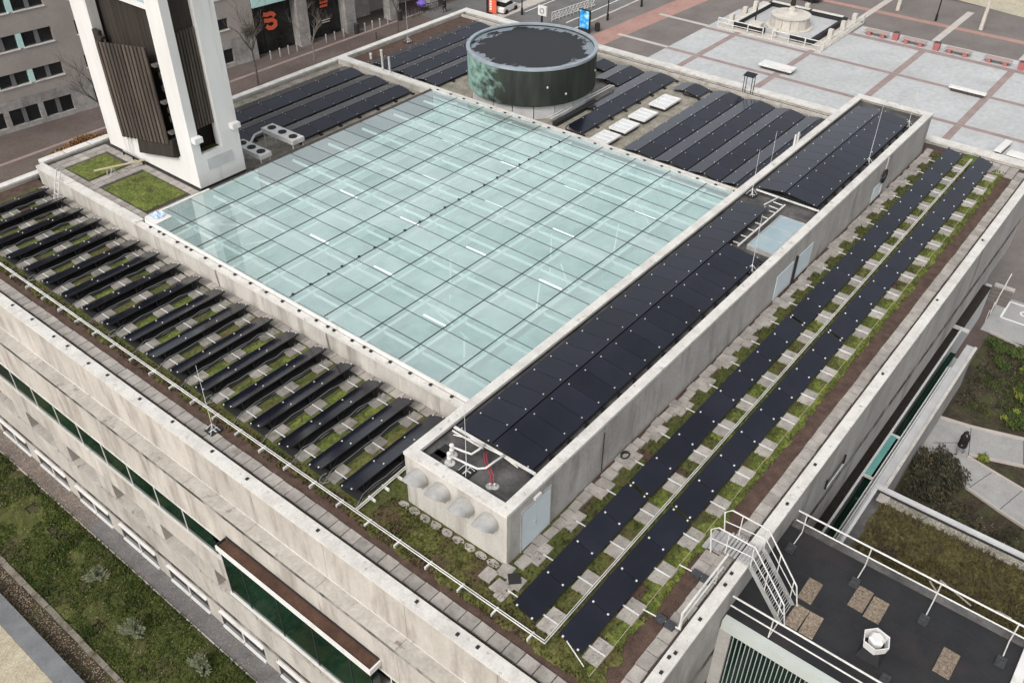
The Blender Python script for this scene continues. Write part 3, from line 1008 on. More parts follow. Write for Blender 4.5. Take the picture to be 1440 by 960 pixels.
def pv_pair(label, group, x0, n_, p_, ya, yr, yb, zr=0.38, ze=0.2, left=None, right=None, cat='solar panels', dz=0.0):
    """ya > yr > yb; left/right = (first, count) of modules on the +Y / -Y face"""
    yr = yr + (0.08 if zr < 0.4 else 0)
    t = thing('solar_ridge', label, cat, (x0 + n_ * p_ / 2, yr, dz), group)
    cl = []
    l0, ln = left if left else (0, n_)
    r0_, rn = right if right else (0, n_)
    for k in range(l0, l0 + ln):
        pv_module(t, x0 + p_ * (k + .5), yr + 0.03, zr + dz, ya, ze + dz, p_)
    for k in range(r0_, r0_ + rn):
        pv_module(t, x0 + p_ * (k + .5), yb, ze + dz, yr - 0.03, zr + dz, p_)
    for k in range(n_ + 1):
        xs = x0 + p_ * k + (0.03 if k == 0 else -0.03 if k == n_ else 0)
        if l0 <= k <= l0 + ln:
            for f in (0.12, 0.9):
                cl.append((xs, lerp(yr, ya, f), lerp(zr, ze, f) + dz))
        if r0_ <= k <= r0_ + rn:
            for f in (0.12, 0.9):
                cl.append((xs, lerp(yr, yb, f), lerp(zr, ze, f) + dz))
    clamp_mesh(t, cl, 0.020)
    b = MB()
    for k in range(n_ + 1):
        xs = x0 + p_ * k
        if r0_ <= k <= r0_ + rn:
            b.beam((xs, yb - 0.12, ze - 0.1 + dz), (xs, yr, ze - 0.1 + dz), 0.045, 0.05)
            b.beam((xs, yr, ze - 0.1 + dz), (xs, yr, zr - 0.05 + dz), 0.04, 0.04)
            b.box(xs - 0.09, xs + 0.09, yb - 0.2, yb - 0.02, dz, 0.11 + dz)
    if b.v:
        b.build('support_frame', FRAME, t)['kind'] = 'stuff'
    return t


gB = 'ridged solar rows on the back roof'
for i, (ya, yr, yb) in enumerate(((26.75, 25.6, 24.55), (24.45, 23.35, 22.25), (22.15, 21.1, 20.05), (19.95, 18.95, 17.95))):
    pv_pair('%s ridged double row of solar panels to the right of the four white skylights' % ORD[i], gB, 44.2, 7, 1.69, ya, yr, yb)
pv_pair('ridged double row of solar panels between the drum and the four white skylights', gB, 44.4, 7, 1.66, 32.3, 31.1, 29.95, left=(2, 5))
pv_pair('short two-panel-long ridge of solar panels close behind the dark drum', gB, 52.4, 2, 1.69, 34.6, 33.5, 32.45)
pv_pair('tiny ridge of solar panels squeezed between drum and back parapet', gB, 54.0, 1, 1.69, 36.8, 35.8, 34.75)
pv_pair('single pair of solar panels just beyond the farthest white skylight', gB, 54.2, 1, 1.69, 29.2, 28.2, 27.1)
gL = 'ridged solar rows on the left back roof'
for i, (ya, yr, yb) in enumerate(((45.15, 44.05, 42.95), (47.6, 46.5, 45.4), (50.05, 48.95, 47.85))):
    pv_pair('%s of three ridged solar rows behind the tower, counted from the glass roof' % ORD[i], gL, 27.4 if i else 32.3, 9 if i else 6, 1.68, ya, yr, yb, right=None)
gF = 'ridged solar rows beyond the divider parapet'
for i, (ya, yr, yb, n_) in enumerate(((44.5, 43.4, 42.3, 6), (46.85, 45.75, 44.65, 6), (49.2, 48.1, 47.0, 7))):
    pv_pair('%s of three ridged solar rows beyond the white divider, counted from the drum side' % ORD[i], gF, 44.2, n_, 1.68, ya, yr, yb)

# ================================================================== penthouse
PH = thing('roof_penthouse', 'long narrow concrete penthouse with white coping and solar panels on its roof', 'penthouse', (35.5, 14.64, 0))
px0, px1, py0, py1 = 15.2, 55.85, 12.33, 16.95


def pp(name, mt, *boxes, parent=PH):
    return part(name, mt, *boxes, parent=parent)


wf = sub(pp('wall', CONC, (px0, px0 + 0.25, py0, py1, 0, 2.47)))
xs = [px0 + 0.251, 19.9, 24.0, 28.1, 32.2, 36.3, 40.4, 44.5, 48.6, 52.3, px1]
for a, c in zip(xs[:-1], xs[1:]):
    pp('wall_panel', STONE_G, (a + 0.006, c - 0.006, py0 + 0.002, py0 + 0.25, 0, 2.47))  # concrete like the front wall, darker colour stands in for this side's shade
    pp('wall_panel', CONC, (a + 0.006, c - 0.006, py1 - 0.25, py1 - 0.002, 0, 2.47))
pp('wall', CONC, (px1 - 0.25, px1 - 0.007, py0 + 0.26, py1 - 0.26, 0, 2.47))
pr = pp('roof', BITUM2, (px0 + 0.26, px1 - 0.26, py0 + 0.26, py1 - 0.26, 2.1, 2.3))
pp('coping', WHITE, (px0 - 0.03, px0 + 0.40, py0 - 0.03, py1 + 0.03, 2.47, 2.602))
pp('coping', WHITE, (px0 + 0.40, px1 - 0.40, py0 - 0.03, py0 + 0.38, 2.47, 2.60))
pp('coping', WHITE, (px0 + 0.40, px1 - 0.40, py1 - 0.38, py1 + 0.03, 2.47, 2.60))
pp('coping', WHITE, (px1 - 0.40, px1 + 0.03, py0 - 0.03, py1 + 0.03, 2.47, 2.602))
for d0, d1, zt in ((15.97, 17.55, 2.03),):
    for q in (0, 1):
        dd = sub(pp('door', DOOR, (d0 + q * 0.80, d0 + q * 0.80 + 0.785, py0 - 0.04, py0 - 0.002, 0.09, zt)))
        if q == 0:
            pp('door_handle', GALV, (d0 + 0.70, d0 + 0.735, py0 - 0.09, py0 - 0.041, 0.98, 1.12), parent=dd)
    pp('door_frame', GALV, (d0 - 0.05, d0 - 0.003, py0 - 0.045, py0 - 0.003, 0.05, zt + 0.05), (d1 + 0.003, d1 + 0.05, py0 - 0.045, py0 - 0.003, 0.05, zt + 0.05), (d0 - 0.003, d1 + 0.003, py0 - 0.045, py0 - 0.003, zt + 0.003, zt + 0.05))
pp('emergency_lamp', WHITEC, (16.62, 16.98, py0 - 0.09, py0 - 0.003, 2.13, 2.26))
for d0, d1, zt in ((35.3, 37.1, 1.45), (37.6, 39.3, 1.45), (47.5, 48.9, 1.0)):
    pp('hatch', DOOR, (d0, d1, py0 - 0.03, py0 - 0.002, 0.1, zt))
pp('downpipe', BLACK, (37.3, 37.42, py0 - 0.1, py0 - 0.003, 0.05, 1.6))
b = MB()
b.tube([(20.85, py0 - 0.02, 2.1), (20.87, py0 - 0.02, 0.1)], 0.018, 5)
b.build('lightning_conductor', BLACK, PH)
# four ventilation hoods on the short wall: hollow half-round scoops opening downwards
for yc in (16.22, 15.18, 14.10, 13.05):
    b = MB()
    n_ = 12
    r = 0.38
    vs = []
    for ring, (dx, dz, rr) in enumerate(((-0.02, 0.0, r), (-0.20, 0.0, r * 1.0), (-0.40, -0.01, r * 0.99), (-0.58, -0.03, r * 0.96))):
        for k in range(n_ + 1):
            a = math.pi * (k / n_) * 1.3 - 0.15 * math.pi
            lim = -(0.30 + 0.46 * max(0.0, math.sin(a)) ** 0.8)
            vs.append((px0 + lim * (ring / 3.0) - 0.01, yc + rr * math.cos(a), 1.82 + dz + rr * math.sin(a)))
    fs = []
    for q in range(3):
        for k in range(n_):
            a0 = q * (n_ + 1) + k
            fs.append((a0, a0 + 1, a0 + n_ + 2, a0 + n_ + 1))
    b.add(vs, fs)
    ho = sub(b.build('vent_hood', GALV, PH, smooth=True))
    MB().lathe((0, 0, 0), [(r * .9, 0), (r * .9, .05)], 14).build('vent_opening', BLACK, ho)
    vo = ho.children[0]
    vo.rotation_euler = (0, -math.pi / 2, 0)
    vo.location = (px0 - 0.003, yc, 1.80)
# penthouse roof fittings
b = MB()
b.beam((17.22, 16.4, 2.62), (17.22, 12.72, 2.62), 0.09, 0.07)
b.beam((17.05, 16.35, 2.6), (17.05, 14.9, 2.6), 0.05, 0.05)
b.tube([(16.95, 16.2, 2.56), (17.15, 15.5, 2.6), (17.1, 14.9, 2.66), (17.2, 14.2, 2.6), (17.12, 13.4, 2.58)], 0.022, 5)
b.build('cable_tray', WPIPE, PH)
for (ax, ay, r2) in ((16.0, 15.55, 0.10), (16.35, 15.75, 0.09)):
    b = MB()
    b.lathe((ax, ay, 2.3), [(0.20, 0), (0.19, 0.02), (0.07, 0.03), (0.06, 0.2), (0.09, 0.22), (0.09, 0.28), (0.055, 0.30), (0.055, 0.42), (0.085, 0.44), (0.085, 0.5), (0.03, 0.54)], 14)
    vp = sub(b.build('roof_vent_pipe', WPIPE, PH, smooth=False))
b = MB()
b.tube([(16.35, 15.72, 2.72), (16.40, 15.3, 2.74), (16.48, 14.95, 2.74), (16.8, 14.9, 2.74), (17.15, 14.9, 2.72)], 0.04, 8)
b.tube([(16.02, 15.5, 2.66), (16.05, 14.9, 2.70), (16.10, 14.35, 2.72), (16.3, 14.15, 2.72), (16.7, 14.1, 2.74), (17.18, 14.05, 2.72)], 0.04, 8)
b.build('insulated_pipe', WPIPE, PH, smooth=True)
b = MB()
b.tube([(16.9, 14.75, 2.66), (16.6, 14.45, 2.62), (16.25, 13.9, 2.58), (16.05, 13.75, 2.4)], 0.022, 6)
b.tube([(16.95, 14.68, 2.66), (16.65, 14.38, 2.62), (16.32, 13.82, 2.58), (16.12, 13.67, 2.4)], 0.022, 6)
b.build('red_cable', REDC, PH, smooth=True)
b = MB()
for (ax, ay) in ((16.05, 13.75), (16.14, 13.62)):
    b.lathe((ax, ay, 2.3), [(0.16, 0), (0.15, 0.02), (0.05, 0.03), (0.05, 0.14), (0.03, 0.16)], 10)
b.build('cable_gland', GALV, PH)
for (ax, ay, s_) in ((15.95, 16.15, .3), (16.3, 16.1, .3)):
    pp('roof_patch', BITUM, (ax - s_, ax + s_, ay - 0.28, ay + 0.2, 2.301, 2.315))
# roof light in the gap
sk = sub(pp('roof_light', BLUEG, (35.35, 38.75, 12.80, 14.02, 2.42, 2.52)))
pp('roof_light_frame', GALV, (35.27, 35.348, 12.74, 14.08, 2.3, 2.55), (38.752, 38.83, 12.74, 14.08, 2.3, 2.55), (35.35, 38.75, 12.74, 12.798, 2.3, 2.55), (35.35, 38.75, 14.022, 14.08, 2.3, 2.55), parent=sk)
pp('roof_light_bar', GALV, (36.46, 36.5, 12.80, 14.02, 2.521, 2.54), parent=sk)
pp('roof_light_bar', GALV, (37.58, 37.62, 12.80, 14.02, 2.521, 2.54), parent=sk)
b = MB()
b.beam((34.9, 14.35, 2.55), (39.9, 14.35, 2.55), 0.07, 0.06)
b.beam((40.4, 16.2, 2.58), (40.35, 12.75, 2.58), 0.08, 0.06)
b.beam((38.9, 15.05, 2.75), (40.2, 14.85, 2.7), 0.05, 0.04)
for q in range(6):
    b.beam((35.2 + q * 0.75, 14.35, 2.5), (35.2 + q * 0.75, 14.75, 2.5), 0.04, 0.04)
b.beam((39.2, 14.4, 2.6), (39.2, 14.9, 2.62), 0.04, 0.04)
b.beam((39.7, 14.4, 2.6), (39.7, 14.9, 2.62), 0.04, 0.04)
b.build('cable_tray', WPIPE, PH)
gP = 'solar ridges on the penthouse roof'
pv_pair('long ridge of upright black solar panels on the near part of the penthouse roof', gP, 17.3, 20, 1.07, 16.3, 14.70, 12.95, 0.50, 0.30, left=(0, 20), right=(0, 16), dz=2.3)
pv_pair('ridge of black solar panels on the far end of the penthouse roof', gP, 40.65, 12, 1.10, 16.3, 14.75, 13.0, 0.50, 0.30, dz=2.3)

# ================================================================== atrium glass roof
AT = thing('glass_atrium_roof', 'large square mint-tinted glass atrium roof divided by thin dark glazing bars', 'glass roof', (30.7, 28.6, 0))


def ap(name, mt, *boxes, parent=AT):
    return part(name, mt, *boxes, parent=parent)


gx = [19.80] + [21.1 + 1.387 * k for k in range(15)] + [41.55]
gy = [17.15, 19.55] + [19.55 + 2.303 * k for k in range(1, 9)] + [40.1]
gx[-2] = 21.1 + 1.387 * 14
ZG = 1.3
pm = MB().box(-.5, .5, -.5, .5, -0.5, 0.5).mesh('glass_pane', AGLASS)
ridge_y = gy[5]


def gz(y):
    return ZG + 0.10 * (1 - abs(y - ridge_y) / 11.5)


for i in range(len(gx) - 1):
    for j in range(len(gy) - 1):
        x0, x1, y0, y1 = gx[i], gx[i + 1], gy[j], gy[j + 1]
        if x1 - x0 < 0.2:
            continue
        za, zb = gz(y0), gz(y1)
        place('glass_pane', pm, AT, ((x0 + x1) / 2, (y0 + y1) / 2, (za + zb) / 2 + rnd.uniform(-.004, .004)),
              (math.atan2(zb - za, y1 - y0) + rnd.uniform(-.005, .005), rnd.uniform(-.005, .005), 0), (x1 - x0 - 0.012, y1 - y0 - 0.012, 0.016))
for y in gy[1:-1]:
    b = MB()
    b.beam((gx[0], y, gz(y) + 0.012), (gx[-1], y, gz(y) + 0.012), 0.034, 0.04)
    b.build('glazing_bar', FRAME, AT)
for x in gx[1:-1]:
    b = MB()
    b.beam((x, gy[0], gz(gy[0]) + 0.010), (x, ridge_y, gz(ridge_y) + 0.010), 0.019, 0.03)
    b.beam((x, ridge_y, gz(ridge_y) + 0.010), (x, gy[-1], gz(gy[-1]) + 0.010), 0.019, 0.03)
    b.build('glazing_bar', FRAME, AT)
b = MB()
xx = 20.0
while xx < 41:
    b.lathe((xx, ridge_y, gz(ridge_y) + 0.04), [(0.07, 0), (0.07, 0.05), (0.03, 0.07)], 8)
    xx += rnd.choice((0.85, 1.0, 1.05, 1.1))
b.build('ridge_cap', BLACK, AT)['kind'] = 'stuff'
# steelwork under the glass
for y in gy[1:-1]:
    ap('beam', BEAMM, (19.9, 41.5, y - 0.09, y + 0.09, 0.62, 1.02))
for x in gx[1:-1:2]:
    ap('purlin', BEAMM, (x - 0.04, x + 0.04, 17.2, 40.0, 0.85, 0.97))
r2 = random.Random(4)
for i, j in ((2, 2), (3, 4), (3, 6), (6, 1), (6, 3), (6, 5), (6, 7), (9, 2), (9, 4), (9, 6), (12, 1), (12, 3), (12, 5), (12, 7)):
    x = (gx[i] + gx[i + 1]) / 2 - 0.1
    yc = (gy[j] + gy[j + 1]) / 2
    ap('light_tube', TUBE, (x - 0.035, x + 0.035, yc - 0.75, yc + 0.55, 0.95, 1.0))
b = MB()
for (xa, ya, xb, yb) in ((21.5, 19.8, 23.6, 21.6), (23.8, 21.5, 24.2, 23.9), (26.5, 19.9, 29, 21.5), (29.5, 20, 31, 21.7), (33, 20, 36, 21.6), (36.5, 19.5, 38.5, 21.9), (25.5, 24.2, 27.8, 26.2), (30.5, 22.0, 33, 23.8), (22, 36, 25, 34), (23, 38.5, 24, 36)):
    b.beam((xa, ya, 0.1), (xb, yb, 0.45), 0.07, 0.07)
b.build('bracing_rod', BEAMM, AT)['kind'] = 'stuff'
ap('interior_floor', ATRF, (19.9, 41.8, 17.1, 40.3, -1.7, -1.5))
ap('interior_wall', ATRF, (19.86, 19.95, 17.1, 40.3, -1.5, 0.9), (41.56, 41.7, 17.1, 40.3, -1.5, 1.15), (19.96, 41.55, 17.0, 17.1, -1.5, 1.15), (19.96, 41.55, 40.15, 40.25, -1.5, 1.15))
# kerbs round the glass
wy = 17.0
while wy < 50.3:
    w1 = min(wy + 2.303, 50.4)
    ap('wall_panel', CONC, (19.42, 19.84, wy + 0.006, w1 - 0.006, 0.0, 0.98))
    wy = w1
ap('coping', WHITE, (19.38, 19.70, 17.0, 40.4, 0.982, 1.10))
ap('coping', WHITE, (19.38, 19.86, 40.42, 44.9, 0.982, 1.14), (19.38, 19.86, 44.92, 47.0, 0.982, 1.12), (19.38, 19.86, 47.02, 50.4, 0.982, 1.14))
ap('flashing', WHITEC, (19.73, 19.80, 17.1, 40.1, 1.0, 1.30))
ap('coping_joint', BLACK, (19.70, 19.73, 17.1, 40.4, 1.0, 1.09))
ap('kerb', WHITE, (41.56, 41.74, 17.0, 40.3, 0.9, 1.36))
ap('kerb', BLACK, (41.745, 41.86, 17.0, 40.3, 0.0, 1.30))
ap('kerb', WHITE, (41.865, 42.18, 17.0, 40.75, 0.9, 1.28))
ap('kerb_wall', CONC, (41.87, 42.14, 17.0, 40.7, 0.0, 0.899))
ap('kerb', WHITEC, (19.86, 23.8, 40.13, 40.27, 0.85, 1.33))
ap('kerb', DARKGAP, (27.02, 41.7, 40.13, 40.4, 0.0, 1.30))
b = MB()
yy = 17.6
while yy < 40:
    b.box(19.55, 19.66, yy - 0.06, yy + 0.06, 1.1, 1.17)
    if rnd.random() < 0.2:
        b.box(19.56, 19.67, yy + 0.35, yy + 0.47, 1.1, 1.17)
    yy += 1.15
yy = 17.9
while yy < 40:
    b.box(41.60, 41.70, yy - 0.08, yy + 0.08, 1.36, 1.41)
    yy += 1.15
b.build('fixing_bracket', BLACK, AT)['kind'] = 'stuff'
for yy in (33.9, 26.0):
    MB().tube([(19.36, yy, 0.95), (19.33, yy - 0.05, 0.8), (19.36, yy - 0.1, 0.1)], 0.045, 6).build('drain_pipe', CONC, AT)
# ================================================================== terrace beside the tower
TZ = 0.88
ter = part('terrace_deck', DARKGAP, (19.86, 27.0, 40.28, 51.1, 0.0, TZ))
sub(ter)
part('terrace_coping', WHITE, (19.9, 24.3, 50.55, 51.1, 1.0, 1.12))
part('terrace_wall', CONC, (19.87, 27.0, 50.6, 51.05, TZ, 1.0))
for x in (21.3, 22.9):
    part('coping_joint', BLACK, (x, x + 0.03, 50.56, 51.09, 1.121, 1.125))
moss('sedum_mat', 20.55, 23.15, 41.4, 45.5, TZ + 0.03, MOSSG, step=0.1, h=0.08, edge=0.04)
moss('sedum_mat', 20.55, 23.0, 46.9, 49.2, TZ + 0.03, MOSSG, step=0.1, h=0.08, edge=0.04)
y = 40.6
while y < 50.3:
    paver(ter, 20.2, y, 0.5, 0.56, TZ, 0.04)
    paver(ter, 23.45, y, 0.45, 0.56, TZ, 0.04)
    y += 0.59
for x in (20.75, 21.3, 21.85, 22.4, 22.95):
    for y in (40.85, 46.0, 46.5, 49.6, 50.1):
        paver(ter, x, y, 0.52, 0.47 if y < 45 or y > 49 else 0.46, TZ, 0.04)
t = thing('work_trestle', 'pale timber plank lying on a small steel trestle between the sedum beds', 'trestle', (21.8, 46.3, TZ))
MB().beam((21.0, 46.95, TZ + 0.42), (23.6, 45.95, TZ + 0.42), 0.10, 0.07).build('plank', YEL, t)
b = MB()
for sx in (-.15, .15):
    for sy in (-.2, .2):
        b.beam((21.8 + sx * 1.4, 46.55 + sy, TZ + 0.04), (21.8 + sx * .4, 46.6 + sy, TZ + 0.40), 0.035, 0.035)
b.beam((21.8, 46.38, TZ + 0.36), (21.8, 46.82, TZ + 0.36), 0.05, 0.05)
b.build('trestle_legs', GALV, t)
t = thing('leaning_ladder', 'thin aluminium ladder leaning on the terrace wall at the far left', 'ladder', (19.1, 47.7, 0))
for yy in (47.5, 47.9):
    MB().beam((18.75, yy, 0.05), (19.45, yy, 1.75), 0.04, 0.06).build('rail', WPIPE, t)
for q in range(6):
    f = (q + .5) / 6
    MB().beam((18.75 + 0.7 * f, 47.52, 0.05 + 1.7 * f), (18.75 + 0.7 * f, 47.88, 0.05 + 1.7 * f), 0.03, 0.03).build('rung', WPIPE, t)
b = MB()
r2 = random.Random(12)
vs, fs = [], []
for j in range(8):
    for i in range(9):
        vs.append((20.05 + i * 0.07 + r2.uniform(-.02, .02), 39.45 + j * 0.09 + r2.uniform(-.02, .02), 1.37 + 0.16 * math.sin(i * 1.1) * math.sin(j * .9) * (1 if 0 < i < 8 and 0 < j < 7 else 0) + r2.uniform(0, .06)))
fs = [(j * 9 + i, j * 9 + i + 1, (j + 1) * 9 + i + 1, (j + 1) * 9 + i) for j in range(7) for i in range(8)]
o = MB().add(vs, fs).build('crumpled_sheet', BLUEP)
sm = o.modifiers.new('thickness', 'SOLIDIFY')
sm.thickness = 0.012
tag(o, 'crumpled blue and white plastic sheet on the left corner of the glass roof', 'plastic sheet')
o = MB().prism([(19.75, 39.1), (20.75, 39.15), (20.75, 40.1), (19.75, 40.1)], 1.345, 1.36).build('white_board', WHITEC)
tag(o, 'flat white board lying under the blue plastic sheet on the glass', 'board')

# ================================================================== tower
TW = thing('bell_tower', 'tall white tower with dark weathered timber louvres, rising out of the top edge', 'tower', (25.3, 45.4, TZ))
FRAMEG = mat('grey_weathered_bracket', (0.07, 0.062, 0.055), 0.8, (0.12, 0.11, 0.10), 3)
tx0, tx1, ty0, ty1, TT = 23.8, 26.85, 41.0, 49.9, 17.0


def tp(name, mt, *boxes, parent=TW):
    return part(name, mt, *boxes, parent=parent)


tp('skirting', BLACK, (23.84, 26.81, 41.04, 49.86, TZ, TZ + 0.16))
# corner posts
tp('post', WHITEC, (tx0, tx0 + 0.55, ty1 - 1.72, ty1, TZ + 0.16, TT))
tp('post', WHITEC, (tx0, tx0 + 0.50, ty0, ty0 + 1.30, 2.9, TT))
tp('post', WHITEC, (tx1 - 1.22, tx1, ty0, ty0 + 0.55, 2.9, TT))
tp('post', WHITEC, (tx1 - 0.55, tx1, ty1 - 1.5, ty1 - 0.01, TZ + 0.16, TT))
# lower solid box
tp('base_wall', WHITEC, (tx0 + 0.002, tx0 + 0.4, ty0 + 0.001, ty1 - 1.721, TZ + 0.16, 2.5))
tp('base_wall', WHITEC, (tx0 + 0.003, tx0 + 0.4, ty0 + 0.001, ty0 + 1.30, 2.5, 2.9))
tp('base_wall', WHITEC, (tx0 + 0.401, tx1 - 0.001, ty0 + 0.002, ty0 + 0.25, TZ + 0.16, 2.899))
tp('base_wall', WHITEC, (tx1 - 0.25, tx1 - 0.002, ty0 + 0.251, ty1 - 1.6, TZ + 0.16, 9.0))
tp('inner_wall', WOODB, (tx0 + 0.75, tx0 + 0.85, ty0 + 0.8, ty1 - 1.0, 2.5, TT))
tp('inner_wall', WOODB, (tx0 + 0.9, tx1 - 0.6, ty0 + 1.25, ty0 + 1.35, 2.6, TT))
tp('niche_floor', DARKGAP, (tx0 + 0.41, tx1 - 0.3, ty0 + 0.252, ty0 + 1.24, 2.5, 2.6))
moss('niche_moss', tx0 + 0.7, tx1 - 0.5, ty0 + 0.3, ty0 + 1.2, 2.61, MOSSG, step=0.1, h=0.06, edge=0.03, parent=TW)
tp('plaque', GREYW, (24.52, 26.16, ty0 - 0.03, ty0 - 0.002, 1.92, 2.53))
tp('flood_lamp', WHITEC, (23.86, 24.36, ty0 - 0.35, ty0 - 0.005, 3.72, 4.02))
tp('flood_lamp', WHITEC, (26.3, 26.82, ty0 - 0.35, ty0 - 0.005, 3.72, 4.02))
# left louvre screen, standing proud on brackets
n_ = 13
yl0, yl1 = 42.75, 47.75
for k in range(n_):
    a = yl0 + (yl1 - yl0) * k / n_
    f = k / (n_ - 1)
    zb = 3.25 - 0.95 * f
    zt = 8.55 - 0.75 * f
    bb = MB()
    bb.hexa([(tx0 - 0.30, a + 0.02, zb), (tx0 - 0.22, a + 0.02, zb), (tx0 - 0.22, a + 0.27, zb - 0.02), (tx0 - 0.30, a + 0.27, zb - 0.02)],
            [(tx0 - 0.34, a + 0.02, zt), (tx0 - 0.26, a + 0.02, zt), (tx0 - 0.26, a + 0.27, zt - 0.02), (tx0 - 0.34, a + 0.27, zt - 0.02)])
    bb.build('louvre_board', WOOD, TW)
    MB().box(tx0 - 0.20, tx0 - 0.12, a + 0.2, a + 0.42, zb + 0.15, zt - 0.25).build('backing_board', WOODB, TW)
MB().hexa([(tx0 - 0.30, 42.5, 2.55), (tx0 + 0.4, 42.5, 2.3), (tx0 + 0.4, 46.1, 1.6), (tx0 - 0.30, 46.1, 1.75)], [(tx0 - 0.20, 42.5, 3.5), (tx0 + 0.4, 42.5, 3.5), (tx0 + 0.4, 46.1, 2.9), (tx0 - 0.20, 46.1, 2.9)]).build('louvre_box', WOODB, TW)
for z in (7.6, 5.6, 3.9):
    tp('bracket', FRAMEG, (tx0 - 0.22, tx0 + 0.2, 42.32, 42.66, z, z + 0.12))
for z in (6.9, 6.2, 5.0, 4.5):
    tp('bracket', WOODB, (tx0 + 0.05, tx0 + 0.3, 42.34, 42.62, z, z + 0.3))
tp('louvre_top_rail', WOODB, (tx0 - 0.1, tx0 + 0.1, 47.5, 48.1, 7.6, 8.3), (tx0 - 0.2, tx0 + 0.1, 47.2, 47.6, 7.9, 8.05))
# upper dark cladding with pale rim
for k in range(10):
    a = 42.4 + k * 0.46
    tp('cladding_board', WOODB, (tx0 + 0.30, tx0 + 0.36, a, a + 0.44, 7.0, 10.4))
tp('pale_rim', WHITEC, (tx0 + 0.1, tx0 + 0.5, 42.4, 47.0, 10.42, 10.6))
tp('upper_glazing', BLUEG, (tx0 + 0.32, tx0 + 0.36, 42.4, 47.0, 10.62, 12.0))
# right louvre
for k in range(7):
    a = tx0 + 0.58 + k * 0.18
    tp('louvre_board', WOOD, (a, a + 0.12, ty0 + 0.25, ty0 + 0.33, 4.2 + 0.01 * k, 9.4))
tp('louvre_backing', WOODB, (tx0 + 0.55, tx1 - 1.2, ty0 + 0.36, ty0 + 0.42, 4.3, 12))
for k in range(3):
    tp('louvre_board', WOOD, (tx1 + 0.02, tx1 + 0.10, ty0 + 0.9 + k * 0.4, ty0 + 1.25 + k * 0.4, 4.3, 11))
b = MB()
for yy in (47.2, 47.55):
    b.beam((tx0 - 0.12, yy, TZ + 0.2), (tx0 - 0.05, yy, 2.3), 0.03, 0.03)
b.build('wall_conduit', WPIPE, TW)
t = thing('service_rail', 'low dark steel cable guard at the foot of the white tower', 'guard', (23.6, 47.3, TZ))
for yy in (46.2, 47.2, 48.2):
    MB().box(23.55, 23.63, yy - .04, yy + .04, TZ, TZ + 0.3).build('post', BLACK, t)
MB().box(23.57, 23.61, 46.2, 48.2, TZ + 0.30, TZ + 0.33).build('rail', GALV, t)

# ================================================================== drum
DC = (47.6, 36.5)
DR = thing('roof_drum', 'big round dark copper-clad drum with a pale rim on the back roof', 'roof drum', (DC[0], DC[1], 0))
b = MB()
n_ = 40
for k in range(n_):
    a0, a1 = 2 * math.pi * k / n_, 2 * math.pi * (k + 1) / n_
    r0_, r1_ = 4.2, 4.38
    b.hexa([(DC[0] + r * math.cos(a), DC[1] + r * math.sin(a), 1.0) for r, a in ((r0_, a0), (r1_, a0), (r1_, a1), (r0_, a1))],
           [(DC[0] + r * math.cos(a), DC[1] + r * math.sin(a), 3.42) for r, a in ((r0_, a0), (r1_, a0), (r1_, a1), (r0_, a1))])


def drum_mat():
    mt = bpy.data.materials.new('copper_with_patina')
    mt.use_nodes = True
    n, l = mt.node_tree.nodes, mt.node_tree.links
    b_ = n['Principled BSDF']
    b_.inputs['Roughness'].default_value = 0.7
    g = n.new('ShaderNodeNewGeometry')
    sep = n.new('ShaderNodeSeparateXYZ')
    l.new(g.outputs['Position'], sep.inputs[0])
    # patina grows on the weather side (towards +Y -X)
    ma = n.new('ShaderNodeMath'); ma.operation = 'SUBTRACT'
    l.new(sep.outputs['Y'], ma.inputs[0]); l.new(sep.outputs['X'], ma.inputs[1])
    tx = n.new('ShaderNodeTexNoise'); tx.inputs['Scale'].default_value = 1.7; tx.inputs['Detail'].default_value = 7
    mp = n.new('ShaderNodeMapping'); mp.inputs['Scale'].default_value = (1, 1, 1.3)
    l.new(g.outputs['Position'], mp.inputs['Vector']); l.new(mp.outputs[0], tx.inputs['Vector'])
    mb_ = n.new('ShaderNodeMath'); mb_.operation = 'MULTIPLY_ADD'
    l.new(tx.outputs['Fac'], mb_.inputs[0]); mb_.inputs[1].default_value = 7.0
    l.new(ma.outputs[0], mb_.inputs[2])
    mr = n.new('ShaderNodeMapRange')
    mr.inputs[1].default_value = -3.6; mr.inputs[2].default_value = -1.3
    l.new(mb_.outputs[0], mr.inputs[0])
    t2 = n.new('ShaderNodeTexNoise'); t2.inputs['Scale'].default_value = 1.0; t2.inputs['Detail'].default_value = 7
    mp2 = n.new('ShaderNodeMapping'); mp2.inputs['Scale'].default_value = (1.6, 1.6, 0.3)
    l.new(g.outputs['Position'], mp2.inputs['Vector']); l.new(mp2.outputs[0], t2.inputs['Vector'])
    rp = n.new('ShaderNodeValToRGB')
    rp.color_ramp.elements[0].position = 0.35; rp.color_ramp.elements[0].color = (0.008, 0.0115, 0.009, 1)
    rp.color_ramp.elements[1].position = 0.72; rp.color_ramp.elements[1].color = (0.034, 0.042, 0.031, 1)
    l.new(t2.outputs['Fac'], rp.inputs[0])
    mx = n.new('ShaderNodeMix'); mx.data_type = 'RGBA'
    l.new(mr.outputs[0], mx.inputs[0]); l.new(rp.outputs[0], mx.inputs[6])
    mx.inputs[7].default_value = (0.22, 0.36, 0.31, 1)
    l.new(mx.outputs[2], b_.inputs['Base Color'])
    return mt


